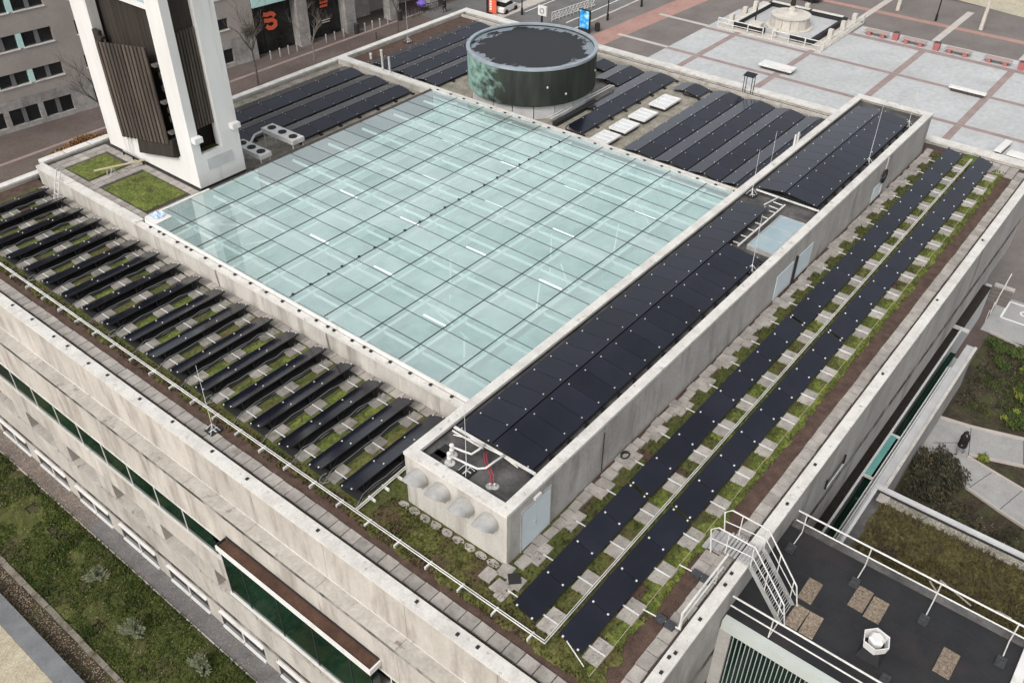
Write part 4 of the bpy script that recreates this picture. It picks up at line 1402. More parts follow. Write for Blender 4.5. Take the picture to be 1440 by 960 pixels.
def drumtop_mat():
    mt = bpy.data.materials.new('ponding_roof')
    mt.use_nodes = True
    n, l = mt.node_tree.nodes, mt.node_tree.links
    b_ = n['Principled BSDF']
    b_.inputs['Roughness'].default_value = 0.55
    g = n.new('ShaderNodeNewGeometry')
    d = n.new('ShaderNodeVectorMath'); d.operation = 'DISTANCE'
    d.inputs[1].default_value = (DC[0] + 0.1, DC[1], 3.42)
    l.new(g.outputs['Position'], d.inputs[0])
    tx = n.new('ShaderNodeTexNoise'); tx.inputs['Scale'].default_value = 1.1; tx.inputs['Detail'].default_value = 8; tx.inputs['Roughness'].default_value = 0.6
    mp = n.new('ShaderNodeMapping'); mp.inputs['Scale'].default_value = (0.7, 1.3, 1)
    l.new(g.outputs['Position'], mp.inputs['Vector']); l.new(mp.outputs[0], tx.inputs['Vector'])
    ma = n.new('ShaderNodeMath'); ma.operation = 'MULTIPLY_ADD'
    l.new(tx.outputs['Fac'], ma.inputs[0]); ma.inputs[1].default_value = 3.2; l.new(d.outputs['Value'], ma.inputs[2])
    mr = n.new('ShaderNodeMapRange'); mr.inputs[1].default_value = 5.35; mr.inputs[2].default_value = 5.45
    l.new(ma.outputs[0], mr.inputs[0])
    mx = n.new('ShaderNodeMix'); mx.data_type = 'RGBA'
    l.new(mr.outputs[0], mx.inputs[0])
    mx.inputs[6].default_value = (0.009, 0.0095, 0.0105, 1); mx.inputs[7].default_value = (0.19, 0.22, 0.245, 1)
    l.new(mx.outputs[2], b_.inputs['Base Color'])
    return mt


b.build('copper_shell', drum_mat(), DR)
MB().lathe((DC[0], DC[1], 0), [(4.199, 3.30), (4.199, 3.32)], 48).build('drum_roof', drumtop_mat(), DR)
b = MB()
b.lathe((DC[0], DC[1], 0), [(4.19, 3.42), (4.19, 3.52), (4.44, 3.52), (4.44, 3.36), (4.385, 3.36)], 60, cap=False)
b.build('rim', ZINC, DR)
b = MB()
b.lathe((DC[0], DC[1], 0), [(4.21, 1.0), (4.21, 0.9)], 48)
b.build('soffit', DARKGAP, DR)
for k in range(18):
    a0, a1 = 2 * math.pi * (k + 0.02) / 18, 2 * math.pi * (k + 0.98) / 18
    MB().hexa([(DC[0] + r * math.cos(a), DC[1] + r * math.sin(a), 0.0) for r, a in ((4.0, a0), (4.1, a0), (4.1, a1), (4.0, a1))],
              [(DC[0] + r * math.cos(a), DC[1] + r * math.sin(a), 0.9) for r, a in ((4.0, a0), (4.1, a0), (4.1, a1), (4.0, a1))]).build('base_panel', GREYW, DR)
for q in (-1.95, -2.25, -1.2):
    a = q
    p = (DC[0] + 4.41 * math.cos(a), DC[1] + 4.41 * math.sin(a))
    MB().lathe((p[0], p[1], 2.2 if q != -1.95 else 1.6), [(0.05, 0), (0.07, 0.08), (0.03, 0.14)], 8).build('small_fixture', GREYW, DR)

# divider parapet
t = thing('divider_parapet', 'low white-capped parapet dividing the solar rows behind the glass roof', 'parapet', (43.2, 46, 0))
part('wall', CONC, (43.0, 43.5, 41.0, 51.1, 0, 0.38), parent=t)
part('coping', WHITE, (42.95, 43.55, 41.0, 51.14, 0.38, 0.5), parent=t)
for i in range(3):
    pass
MB().box(44.0, 57.0, 49.3, 51.12, 0.001, 0.006).build('brown_fill', SUBST, OB)

# skylights
for i, (x0, x1) in enumerate(((43.9, 45.55), (46.05, 47.75), (48.3, 50.0), (50.85, 52.95))):
    lab = ['white framed skylight nearest the glass roof, first of four on the gravel', 'second of four white skylights on the gravel from the glass roof',
           'third of four white skylights on the gravel from the glass roof', 'farthest and largest of four white skylights on the gravel'][i]
    t = thing('skylight', lab, 'skylight', ((x0 + x1) / 2, 28.4, 0), 'skylights in a line on the back roof')
    y0, y1 = 27.72, 29.0
    part('upstand', BLACK, (x0 + 0.08, x1 - 0.08, y0 + 0.08, y1 - 0.08, 0, 0.22), parent=t)
    part('frame', WHITEC, (x0, x1, y0, y0 + 0.12, 0.22, 0.34), (x0, x1, y1 - 0.12, y1, 0.22, 0.34), (x0, x0 + 0.12, y0 + 0.12, y1 - 0.12, 0.22, 0.34), (x1 - 0.12, x1, y0 + 0.12, y1 - 0.12, 0.22, 0.34), parent=t)
    nn = 3
    wdt = (x1 - x0 - 0.24 - 0.12 * (nn - 1)) / nn
    for k in range(nn):
        xa = x0 + 0.12 + k * (wdt + 0.12)
        part('pane', FROST, (xa, xa + wdt, y0 + 0.12, y1 - 0.12, 0.24, 0.30), parent=t)
        if k < nn - 1:
            part('glazing_bar', WHITEC, (xa + wdt, xa + wdt + 0.12, y0 + 0.12, y1 - 0.12, 0.22, 0.335), parent=t)

# air conditioners
for i, (x0, x1, y0, y1) in enumerate(((30.6, 31.5, 41.35, 44.3), (28.15, 28.95, 41.3, 43.9))):
    t = thing('condenser_unit', ['white three-fan condenser on legs beside the solar rows, farther from the tower', 'white three-fan condenser on legs right beside the tower'][i],
              'air conditioner', ((x0 + x1) / 2, (y0 + y1) / 2, 0), 'condenser units behind the tower')
    b = MB().box(x0, x1, y0, y1, 0.98, 1.26)
    ca = sub(b.build('casing', WHITEC, t))
    for k in range(3):
        yc = y0 + (k + 0.5) * (y1 - y0) / 3
        MB().lathe(((x0 + x1) / 2, yc, 1.261), [(0.26, 0), (0.26, 0.05), (0.22, 0.06), (0.08, 0.02), (0.06, 0.07)], 16).build('fan', BLACK, t)
    for xx in (x0 + 0.08, x1 - 0.08):
        for yy in (y0 + 0.12, y1 - 0.12):
            MB().box(xx - .03, xx + .03, yy - .03, yy + .03, 0, 0.979).build('leg', WPIPE, t)
o = MB().tube([(29.2, 43.6, 1.0), (30.0, 44.2, 1.05), (30.6, 44.25, 1.05)], 0.07, 8).build('refrigerant_duct', WPIPE)
tag(o, 'white insulated duct linking the two condenser units', 'duct')
o = MB().tube([(44.5, 32.75, 0.42), (48.2, 32.72, 0.42), (51.6, 32.68, 0.42), (51.9, 32.5, 0.3)], 0.045, 8).tube([(44.5, 32.5, 0.42), (51.7, 32.45, 0.42)], 0.04, 8).build('twin_pipes', RAILM)
tag(o, 'pair of pale pipes running along the foot of the drum', 'pipes')
o = MB().box(44.5, 49.2, 32.0, 32.35, 0.0, 0.28).build('cable_trough', BLACK)
tag(o, 'long black trough beside the ridged row near the drum', 'trough')

# pipe runs on the front strip (white twin conduit on little feet)
t = thing('conduit_run', 'long white twin conduit on short feet along the front roof strip', 'conduit', (13.5, 27, 0))
b = MB()
b.tube([(13.55, 49.5, 0.17), (13.55, 9.45, 0.17), (56.6, 9.52, 0.17)], 0.028, 6)
b.build('pipe', WPIPE, t)
MB().tube([(13.63, 49.5, 0.165), (13.63, 9.52, 0.165), (56.6, 9.60, 0.165)], 0.024, 6).build('pipe', WPIPE, t)
MB().tube([(13.63, 18.1, 0.17), (16.6, 18.2, 0.17)], 0.026, 6).tube([(13.63, 18.02, 0.17), (16.6, 18.12, 0.17)], 0.022, 6).build('pipe_branch', WPIPE, t)
ft = MB().box(-0.24, 0.12, -0.03, 0.03, 0.0, 0.13).mesh('foot', WPIPE)
yy = 48.2
while yy > 9.6:
    place('foot', ft, t, (13.57, yy, 0.02))
    yy -= 1.47
for xx in (14.4, 15.1, 15.8):
    place('foot', ft, t, (xx, 18.1, 0.02), (0, 0, 1.57))
# yellow guard wire on the right strip
o = MB().tube([(13.5, 7.72, 0.14), (25, 7.75, 0.13), (40, 7.74, 0.14), (56.4, 7.8, 0.14)], 0.008, 5).build('guard_wire', YEL)
tag(o, 'thin pale wire stretched over the moss beside the outer solar row', 'wire')

# lightning rods


def rod(label, x, y, z, h, lean=(0, 0)):
    t = thing('lightning_rod', label, 'lightning rod', (x, y, z), 'lightning rods on the roof')
    MB().tube([(x, y, z + 0.05), (x + lean[0] * .5, y + lean[1] * .5, z + h * .5), (x + lean[0], y + lean[1], z + h)], 0.016, 5, 0.008).build('rod', RAILM, t)
    bb = MB()
    for a in range(4):
        ca, sa = math.cos(a * math.pi / 2 + .6), math.sin(a * math.pi / 2 + .6)
        bb.beam((x + ca * .3, y + sa * .3, z + 0.06), (x, y, z + 0.42), 0.02, 0.02)
    bb.build('stay', RAILM, t)
    MB().box(x - .26, x + .26, y - .26, y + .26, z, z + 0.08).build('base', BLACK, t)
    MB().box(x - .2, x + .2, y - .02, y + .02, z + 0.08, z + 0.1).box(x - .02, x + .02, y - .2, y - .021, z + 0.08, z + 0.1).build('base_cross', RAILM, t)


rod('lightning rod standing by the white conduit on the front roof strip', 12.98, 25.6, 0, 3.4)
rod('lightning rod on the near end of the penthouse roof beside the white pipes', 16.04, 14.8, 2.3, 2.8)
rod('lightning rod on the penthouse roof at the gap between its two solar ridges', 40.15, 16.3, 2.3, 2.6)
rod('lightning rod near the roof light, close to the right penthouse coping', 33.6, 12.98, 2.3, 3.0)
rod('leaning lightning rod on the far penthouse roof by the right coping', 47.4, 12.98, 2.3, 4.0)
rod('lightning rod at the far corner of the penthouse roof', 53.6, 13.0, 2.3, 2.2)
rod('lightning rod standing among the last ridged rows beside the penthouse', 45.0, 17.5, 0, 3.8)
rod('lightning rod by the far left parapet beyond the divider', 49.5, 50.2, 0, 3.2)
t = thing('hose_reel', 'black cable coil hanging on the right penthouse wall', 'cable coil', (48.6, 12.2, 0.6))
MB().tube([(48.6 + 0.38 * math.cos(q * .524), 12.24, 1.35 + 0.38 * math.sin(q * .524)) for q in range(13)], 0.05, 6).tube([(48.6 + 0.27 * math.cos(q * .524), 12.2, 1.33 + 0.27 * math.sin(q * .524)) for q in range(13)], 0.04, 6).build('coil', BLACK, t)
MB().tube([(48.6, 12.27, 2.5), (48.6, 12.27, 0.3)], 0.025, 6).build('pipe', RAILM, t)
o = MB().lathe((14.9, 11.75, 0.03), [(0.05, 0), (0.3, 0), (0.3, 0.12), (0.05, 0.12)], 4).build('rod_base', BLACK)
tag(o, 'black empty rod base on the pavers at the near penthouse corner', 'rod base')
o = MB().tube([(22.1 + 0.2 * math.cos(q * .7), 12.05 + 0.15 * math.sin(q * .7), 0.10 + 0.01 * q) for q in range(14)], 0.03, 6).build('cable_coil', BLACK)
tag(o, 'small black cable coil on the stones along the penthouse wall', 'cable coil')
for i, xx in enumerate((46.5, 46.9)):
    o = MB().box(xx - .05, xx + .05, 16.9, 17.0, 2.6, 3.2).build('short_post', WPIPE)
    tag(o, 'short white post on the left penthouse coping, %s of two' % ('nearer' if i == 0 else 'farther'), 'post', 'short posts')
for i, (xx, yy) in enumerate(((43.25, 46.6), (43.25, 45.9))):
    o = MB().box(xx - .05, xx + .05, yy - .05, yy + .05, 0.5, 1.7).build('short_post', WPIPE)
    tag(o, 'white upright post on the divider parapet, %s the glass roof' % ('farther from' if i == 0 else 'closer to'), 'post', 'divider posts')
for i, (xx, yy) in enumerate(((45.2, 49.9), (46.2, 49.8))):
    o = MB().lathe((xx, yy, 0), [(0.09, 0), (0.09, 0.35), (0.12, 0.36), (0.10, 0.45)], 10).build('roof_outlet', WPIPE)
    tag(o, '%s white roof outlet on the brown strip beyond the divider' % ('nearer' if i == 0 else 'farther'), 'roof outlet', 'roof outlets')
t = thing('sensor_frame', 'small steel frame with a dark top standing on the back parapet', 'sensor frame', (57.3, 24.9, 0))
for dx, dy in ((-.2, -.3), (.2, -.3), (-.2, .3), (.2, .3)):
    MB().box(57.2 + dx - .02, 57.2 + dx + .02, 24.9 + dy - .02, 24.9 + dy + .02, 0.02, 1.35).build('leg', FRAME, t)
MB().hexa([(56.9, 24.5, 1.35), (57.5, 24.5, 1.45), (57.5, 25.3, 1.45), (56.9, 25.3, 1.35)], [(56.9, 24.5, 1.39), (57.5, 24.5, 1.49), (57.5, 25.3, 1.49), (56.9, 25.3, 1.39)]).build('top_panel', PANEL, t)

# ================================================================== lower roof with ladder bridge (bottom right)
LR = thing('lower_roof_block', 'lower block with a black bitumen roof at the bottom right', 'building', (21.8, 0, G))
LZ = -1.5
FINEDGE = mat('pale_green_grey_trim', (0.42, 0.45, 0.42), 0.6, (0.48, 0.51, 0.48), 0.8)


def lp(name, mt, *boxes, parent=LR):
    return part(name, mt, *boxes, parent=parent)


lp('roof', BITUM, (19.3, 24.7, -2.5, 5.94, -1.8, LZ))
lp('roof_edge', FINEDGE, (19.0, 19.298, -2.6, 5.9, -1.95, LZ + 0.05))
lp('roof_edge', BITUM2, (24.42, 24.75, -2.5, 5.9, LZ, LZ + 0.08))
lp('roof_edge', WHITEC, (19.0, 24.8, -2.75, -2.45, -1.8, LZ + 0.15))
lp('side_wall', STONE_G, (19.05, 19.2, 5.5, 5.94, G, -1.951), (19.3, 24.6, 5.5, 5.9, G, -1.81), (24.5, 24.7, -2.5, 5.9, G, -1.801))
xw = -2.5
lp('glass_wall', GGLASS, (19.18, 19.22, -2.5, 5.5, G, -1.951))
k = 0
while xw < 5.5:
    lp('fin', RAILM, (19.10, 19.179, xw, xw + 0.014, -10.5, -1.952))
    xw += 0.155
for x0, y0, x1, y1, z in ((19.4, -2.3, 24.4, -2.25, LZ),):
    pass
for i, xx in enumerate((20.4, 21.5, 22.6, 23.7)):
    lp('roofing_seam', PONDB, (xx, xx + 0.03, -2.4, 5.9, LZ + 0.001, LZ + 0.005))
pl = []
for j, (cx, cy, sx, sy) in enumerate(((22.05, 4.07, 1.06, 0.52), (20.75, 3.98, 1.02, 0.5), (20.75, 3.45, 1.02, 0.5), (22.85, 2.55, 1.05, 0.55), (22.75, 1.95, 1.05, 0.55), (22.2, -0.62, 1.12, 0.55))):
    o = paver(None, cx, cy, sx, sy, LZ + 0.002, 0.05, rz=rnd.uniform(-.03, .03), name='roof_slab', mt=CHIP)
    tag(o, ['aggregate slab right beside the foot of the ladder', 'aggregate slab under the foot of the ladder', 'aggregate slab in front of the ladder foot',
            'aggregate slab behind the white cowl, farther of the touching pair', 'aggregate slab behind the white cowl, nearer of the touching pair', 'single aggregate slab right of the white cowl'][j], 'slab', 'aggregate slabs on the black roof')
# white hexagonal ventilator
t = thing('roof_cowl', 'white faceted ventilation cowl on a dark base', 'ventilator', (20.95, 1.45, LZ))
MB().hexa([(20.6, 1.05, LZ), (21.3, 1.05, LZ), (21.3, 1.85, LZ), (20.6, 1.85, LZ)], [(20.72, 1.2, LZ + .5), (21.18, 1.2, LZ + .5), (21.18, 1.7, LZ + .5), (20.72, 1.7, LZ + .5)]).build('base', BITUM, t)
b = MB()
hx = [(math.cos(q * math.pi / 3 + .3), math.sin(q * math.pi / 3 + .3)) for q in range(6)]
for q in range(6):
    p0, p1 = hx[q], hx[(q + 1) % 6]
    cx, cy = 20.95, 1.45
    b.hexa([(cx + p0[0] * .40, cy + p0[1] * .40, LZ + .52), (cx + p1[0] * .40, cy + p1[1] * .40, LZ + .52), (cx + p1[0] * .36, cy + p1[1] * .36, LZ + .52), (cx + p0[0] * .36, cy + p0[1] * .36, LZ + .52)],
           [(cx + p0[0] * .46, cy + p0[1] * .46, LZ + .86), (cx + p1[0] * .46, cy + p1[1] * .46, LZ + .86), (cx + p1[0] * .42, cy + p1[1] * .42, LZ + .86), (cx + p0[0] * .42, cy + p0[1] * .42, LZ + .86)])
b.build('shroud', WHITEC, t)
MB().lathe((20.95, 1.45, LZ + .5), [(0.2, 0), (0.24, .2), (0.27, .38), (0.2, .46)], 6).build('core', WHITEC, t)

# rails round the black roof


def guard(name, label, p0, p1, z, posts, side, zt=1.05, group='guard rails of the black roof'):
    t = thing(name, label, 'railing', ((p0[0] + p1[0]) / 2, (p0[1] + p1[1]) / 2, z), group)
    P0, P1 = Vector((*p0, 0)), Vector((*p1, 0))
    MB().tube([(*p0, z + zt), (*p1, z + zt)], 0.035, 8).build('top_rail', WPIPE, t)
    MB().tube([(*p0, z + zt * .52), (*p1, z + zt * .52)], 0.028, 8).build('mid_rail', WPIPE, t)
    n = Vector(side)
    for f in posts:
        c = P0.lerp(P1, f)
        MB().tube([(c.x, c.y, z + 0.08), (c.x, c.y, z + zt)], 0.024, 6).build('post', WPIPE, t)
        e = c + n * 1.0
        MB().tube([(c.x, c.y, z + 0.07), (e.x, e.y, z + 0.07)], 0.022, 6).build('foot_arm', WPIPE, t)
        wgt = MB()
        wgt.box(e.x - .20, e.x + .20, e.y - .15, e.y + .15, z, z + 0.12).box(e.x - .15, e.x - .04, e.y - .11, e.y + .11, z + 0.12, z + 0.15).box(e.x + .04, e.x + .15, e.y - .11, e.y + .11, z + 0.12, z + 0.15)
        wgt.build('counterweight', GREYP, t)
    return t


guard('guard_rail', 'white guard rail with grey counterweights on the far edge of the black roof', (24.3, 5.75), (24.3, -2.4), LZ, (0.04, 0.34, 0.64, 0.95), (-0.95, 0, 0))
guard('guard_rail', 'white guard rail along the louvred near edge of the black roof', (19.35, 5.85), (19.35, -2.4), LZ, (0.18, 0.62), (0.95, 0, 0))
# rail on the coping beside the ladder
t = thing('coping_rail', 'white handrail with counterweight feet along the right coping before the ladder', 'railing', (17.8, 6.5, 0))
MB().tube([(16.6, 6.42, 0.35), (16.6, 6.42, 1.05), (19.6, 6.42, 1.05)], 0.04, 8).build('top_rail', WPIPE, t)
MB().tube([(16.6, 6.42, 0.6), (19.4, 6.42, 0.6)], 0.03, 8).build('mid_rail', WPIPE, t)
for xx in (16.7, 19.0):
    MB().tube([(xx, 6.42, 0.1), (xx, 6.42, 1.05)], 0.025, 6).build('post', WPIPE, t)
    MB().tube([(xx, 6.42, 0.13), (xx - .1, 7.75, 0.13)], 0.025, 6).build('foot_arm', WPIPE, t)
    for yy in (6.75, 7.1):
        MB().box(xx - .2, xx + .06, yy - .16, yy + .16, 0.06, 0.2).build('counterweight', GREYP, t)
# ladder bridge
t = thing('roof_stair', 'galvanised crossover stair with handrails from the roof edge down to the black roof', 'stair', (20.3, 5.6, LZ))
LXA, LXB = 20.10, 21.08
top_y, bot_y, top_z = 5.75, 4.30, 0.42
for xx in (LXA, LXB):
    MB().beam((xx, top_y, top_z), (xx, bot_y, LZ + 0.05), 0.05, 0.16).build('stringer', GALV, t)
    MB().tube([(xx, 7.2, 0.05), (xx, 7.35, 1.15), (xx, 7.1, 1.42), (xx, 5.75, 1.42), (xx, bot_y + 0.05, LZ + 1.05), (xx, bot_y - .15, LZ + .15)], 0.028, 6).build('handrail', WPIPE, t)
    MB().tube([(xx, 7.25, 0.75), (xx, 5.75, 0.92), (xx, bot_y, LZ + 0.6)], 0.02, 6).build('knee_rail', WPIPE, t)
    for f in (0.0, 0.45, 0.9):
        yy = top_y + (bot_y - top_y) * f
        zz = top_z + (LZ + .05 - top_z) * f
        MB().tube([(xx, yy, zz), (xx, yy + 0.04, zz + 1.0)], 0.02, 6).build('baluster', WPIPE, t)
    MB().tube([(xx, 6.7, 0.4), (xx, 6.7, 1.42)], 0.02, 6).build('baluster', WPIPE, t)
for q in range(7):
    f = (q + .5) / 7
    yy, zz = top_y + (bot_y - top_y) * f, top_z + (LZ - top_z) * f
    b = MB()
    for s_ in range(3):
        b.box(LXA + .03, LXB - .03, yy - .1 + s_ * .075, yy - .075 + s_ * .075, zz, zz + 0.03)
    b.build('tread', GALV, t)
b = MB()
for s_ in range(9):
    b.box(LXA, LXB, 5.8 + s_ * .13, 5.88 + s_ * .13, 0.40, 0.43)
b.build('landing', GALV, t)
for q in range(3):
    part('step', GALV, (LXA, LXB, 6.95 + q * 0.22, 7.12 + q * 0.22, 0.30 - q * 0.11, 0.33 - q * 0.11), parent=t)
for i, (xx, yy) in enumerate(((19.9, 7.0), (20.5, 7.0), (21.05, 6.98), (19.35, 7.0))):
    paver(deck_r, xx, yy + .15, 0.52, 0.5, 0.001, 0.04)

# ---- sedum roof beyond
SR = thing('sedum_roof_annex', 'lower annex with a tan sedum roof and grey edging', 'building', (28, 0, G))
SZ = -3.8
part('wall', STONE_G, (25.6, 30.9, -12, 4.5, G, SZ - 0.1), parent=SR)
part('roof', BITUM2, (25.6, 30.9, -12, 4.5, SZ - 0.1, SZ), parent=SR)
part('edge_trim', GREYW, (30.72, 30.95, -12, 4.5, SZ, SZ + 0.14), parent=SR)
part('edge_trim', BLACK, (30.58, 30.71, -12, 4.5, SZ, SZ + 0.05), parent=SR)
part('edge_trim', GREYW, (25.6, 30.71, 4.38, 4.5, SZ, SZ + 0.10), parent=SR)
part('gravel_margin', GRAVEL, (30.1, 30.57, -12, 4.2, SZ, SZ + 0.04), parent=SR)
moss('sedum', 26.3, 30.2, -11, 4.0, SZ + 0.005, TAN, step=0.14, h=0.1, edge=0.12, parent=SR)
tufts('sedum_tufts', (26.4, 30.1, -4, 3.9), 2600, TAN, SZ + 0.05, (0.08, 0.2), (0.03, 0.07), seed=21, parent=SR)
tufts('dry_tufts', (26.4, 30.1, -4, 3.9), 1200, GRASSB, SZ + 0.05, (0.08, 0.22), (0.03, 0.06), seed=22, parent=SR)
paver(SR, 30.3, 4.0, 0.5, 0.45, SZ + 0.05, 0.05, name='slab')
b = MB()
b.tube([(27.2, 1.0, SZ + .15), (26.6, 0.4, SZ + .2)], 0.04, 5).tube([(27.5, 0.7, SZ + .15), (27.0, -0.6, SZ + .2)], 0.035, 5).tube([(27.5, -1.4, SZ + .1), (27.1, -1.9, SZ + .5)], 0.025, 5)
o = b.build('dead_branches', BARKP)
o['kind'] = 'stuff'
tag(o, 'bare dead branches lying on the tan sedum roof', 'branches')
# ================================================================== street building on the left
UA, UB = Vector((30.2, 84.1, 0)), Vector((76.0, 79.2, 0))
UD = (UB - UA).normalized()
UN = Vector((-UD.y, UD.x, 0))      # away from the camera


def W(u, off, z):
    p = UA + UD * u + UN * off
    return (p.x, p.y, z)


def ubox(b, u0, u1, o0, o1, z0, z1):
    return b.hexa([W(u0, o0, z0), W(u1, o0, z0), W(u1, o1, z0), W(u0, o1, z0)], [W(u0, o0, z1), W(u1, o0, z1), W(u1, o1, z1), W(u0, o1, z1)])


FRGREY = mat('grey_window_frame', (0.13, 0.135, 0.14), 0.6)
SB = thing('street_building', 'grey rendered office block with rows of dark windows behind the tower', 'building', W(10, 5, G))


def up_(name, mt, *bs, parent=None):
    b = MB()
    for q in bs:
        ubox(b, *q)
    return b.build(name, mt, parent or SB)


bands = [(-10.58, -9.07), (-7.09, -5.93), (-3.98, -2.71), (-0.84, 0.36), (2.3, 3.5)]
zs = [G, -10.58, -9.07, -7.09, -5.93, -3.98, -2.71, -0.84, 0.36, 2.3, 3.5, 6.5]
UL, UR = -22.0, 27.45
for k in range(0, len(zs) - 1, 2):
    mt = NATST if k == 0 else PLASTER
    u = UL
    if k == 0:
        up_('plinth', NATST, (UL, UR, 0, 0.5, zs[k], zs[k + 1]))
    elif k == 2:
        while u < UR:
            u1 = min(u + 3.1, UR)
            up_('stone_panel', NATST, (u + .01, u1 - .01, 0, 0.5, zs[k], -8.2 + 0.0))
            u = u1
        up_('wall', PLASTER, (UL, UR, 0.0, 0.5, -8.19, zs[k + 1]))
    else:
        up_('wall', PLASTER, (UL, UR, 0, 0.5, zs[k], zs[k + 1]))
up_('back_wall', BLACK, (UL, UR, 0.62, 0.7, G, 6.5))
pairs = [1.42 + 3.13 * q for q in range(-7, 2)] + [9.35 + 3.13 * q for q in range(0, 6)]
pairs = [p for p in pairs if p < UR - 2.8]
for bi, (z0, z1) in enumerate(bands):
    ends = sorted(pairs)
    prev = UL
    for p in ends:
        up_('pier', (NATST if bi == 0 else (MINT if (p > UL + 1 and abs(p - prev) < 0.7) else PLASTER)), (prev, p, 0.001 if bi else 0.002, 0.4, z0, z1))
        wn = sub(up_('window', DGLASS, (p, p + 2.67, 0.30, 0.34, z0, z1)))
        up_('mullion', FRGREY, (p + 1.15, p + 1.5, 0.12, 0.299, z0, z1), parent=wn)
        if bi:
            up_('sill', WHITEC, (p - 0.05, p + 2.72, -0.08, 0.29, z0 - 0.09, z0 - 0.001), parent=wn)
        prev = p + 2.67
    up_('pier', NATST if bi == 0 else PLASTER, (prev, UR, 0.001, 0.4, z0, z1))

SH = thing('shop_building', 'bank branch with granite columns, dark glass front and an orange sign', 'building', W(38, 4, G))
up_('shop_glass', SHOPG, (27.5, 40.4, 1.0, 1.05, G, -5.7), parent=SH)
up_('shop_wall', PLASTER, (40.4, 62, 4.0, 4.5, G, -6.0), parent=SH)
up_('shop_wall', NATST, (42.2, 45.0, 3.2, 4.0, G, -8.5), parent=SH)
up_('soffit', GREYW, (27.5, 62, 0.2, 4.4, -5.7, -5.5), parent=SH)
for q in range(8):
    up_('canopy_glass', MINT, (27.5 + q * 1.62, 27.5 + q * 1.62 + 1.58, -0.12, 0.0, -5.65, -2.0), parent=SH)
up_('upper_wall', PLASTER, (27.5, 62, 0.01, 0.5, -5.5, 6), parent=SH)
for u in (32.7, 39.05, 45.35, 51.6):
    for q in range(4):
        up_('column_block', NATST, (u, u + 1.35, -0.25, 1.0, G + q * 1.33, G + q * 1.33 + 1.31), parent=SH)
up_('shop_mullion', FRAME, (29.0, 29.1, 0.95, 0.999, G, -5.7), (36.2, 36.3, 0.95, 0.999, G, -5.7), (38.2, 38.28, 0.95, 0.999, G, -5.7), parent=SH)


# orange sign: two heavy rounded strokes
def ribbon(b, pts, wd, off):
    for (p, q) in zip(pts[:-1], pts[1:]):
        d = Vector((q[0] - p[0], q[1] - p[1]))
        n = Vector((-d.y, d.x)).normalized() * wd / 2
        e = d.normalized() * wd * 0.22
        c = [(p[0] - e.x - n.x, p[1] - e.y - n.y), (q[0] + e.x - n.x, q[1] + e.y - n.y), (q[0] + e.x + n.x, q[1] + e.y + n.y), (p[0] - e.x + n.x, p[1] - e.y + n.y)]
        b.hexa([W(u, off, z) for u, z in c], [W(u, off + 0.05, z) for u, z in c])
        off -= 0.002


def S(px, py):
    return (29.15 + (px - 190) / 240 * 1.66, -6.72 - (py - 240) / 310 * 1.95)


b = MB()
ribbon(b, [S(205, 268), S(255, 283), S(320, 272), S(365, 292), S(385, 325)], 0.44, 0.80)
ribbon(b, [S(210, 375), S(270, 388), S(345, 388), S(392, 430), S(388, 490), S(330, 522), S(265, 515), S(235, 480)], 0.42, 0.86)
sg = b.build('wall_sign', ORANGE, SH)
b = MB()
r2 = random.Random(3)
for row, (z, n_) in enumerate(((-6.75, 4), (-7.15, 5), (-7.55, 4))):
    u = 36.5
    for q in range(n_):
        ww = r2.uniform(0.12, 0.24)
        ubox(b, u, u + ww, 0.9, 0.93, z - 0.26, z)
        u += ww + 0.06
b.build('window_lettering', ORANGE, SH)['kind'] = 'stuff'
b = MB()
for z in (-9.2, -9.45):
    u = 36.5
    while u < 37.6:
        ww = r2.uniform(0.06, 0.14)
        ubox(b, u, u + ww, 0.9, 0.93, z - 0.09, z)
        u += ww + 0.04
b.build('window_lettering', SIGNW, SH)['kind'] = 'stuff'

# bollards, bins
for i, (x, y) in enumerate(((58.1, 80.0), (59.3, 79.9), (60.4, 79.8), (61.5, 79.7), (65.4, 79.3), (66.6, 79.2), (67.8, 79.05), (70.8, 78.7), (71.9, 78.6), (73.0, 78.5), (74.2, 78.4))):
    o = MB().lathe((x, y, G), [(0.07, 0), (0.07, 0.85), (0.09, 0.86), (0.08, 0.93), (0.03, 0.98)], 8).build('bollard', GALV)
    tag(o, '%s pale metal bollard from the left along the bank front' % ORD[i], 'bollard', 'bollards along the bank front')
for i, (x, y) in enumerate(((69.7, 78.9), (76.1, 78.3))):
    t = thing('litter_bin', 'black street bin at the foot of the granite column %s' % ('nearer the orange sign' if i == 0 else 'farther from the orange sign'), 'bin', (x, y, G), 'bins at the columns')
    MB().lathe((x, y, G), [(0.26, 0), (0.3, 0.1), (0.3, 1.0), (0.22, 1.1)], 12).build('body', BLACK, t)
    MB().lathe((x, y, G + 1.1), [(0.30, 0), (0.30, 0.06), (0.12, 0.12)], 12).build('lid', GREYP, t)

# ================================================================== trees


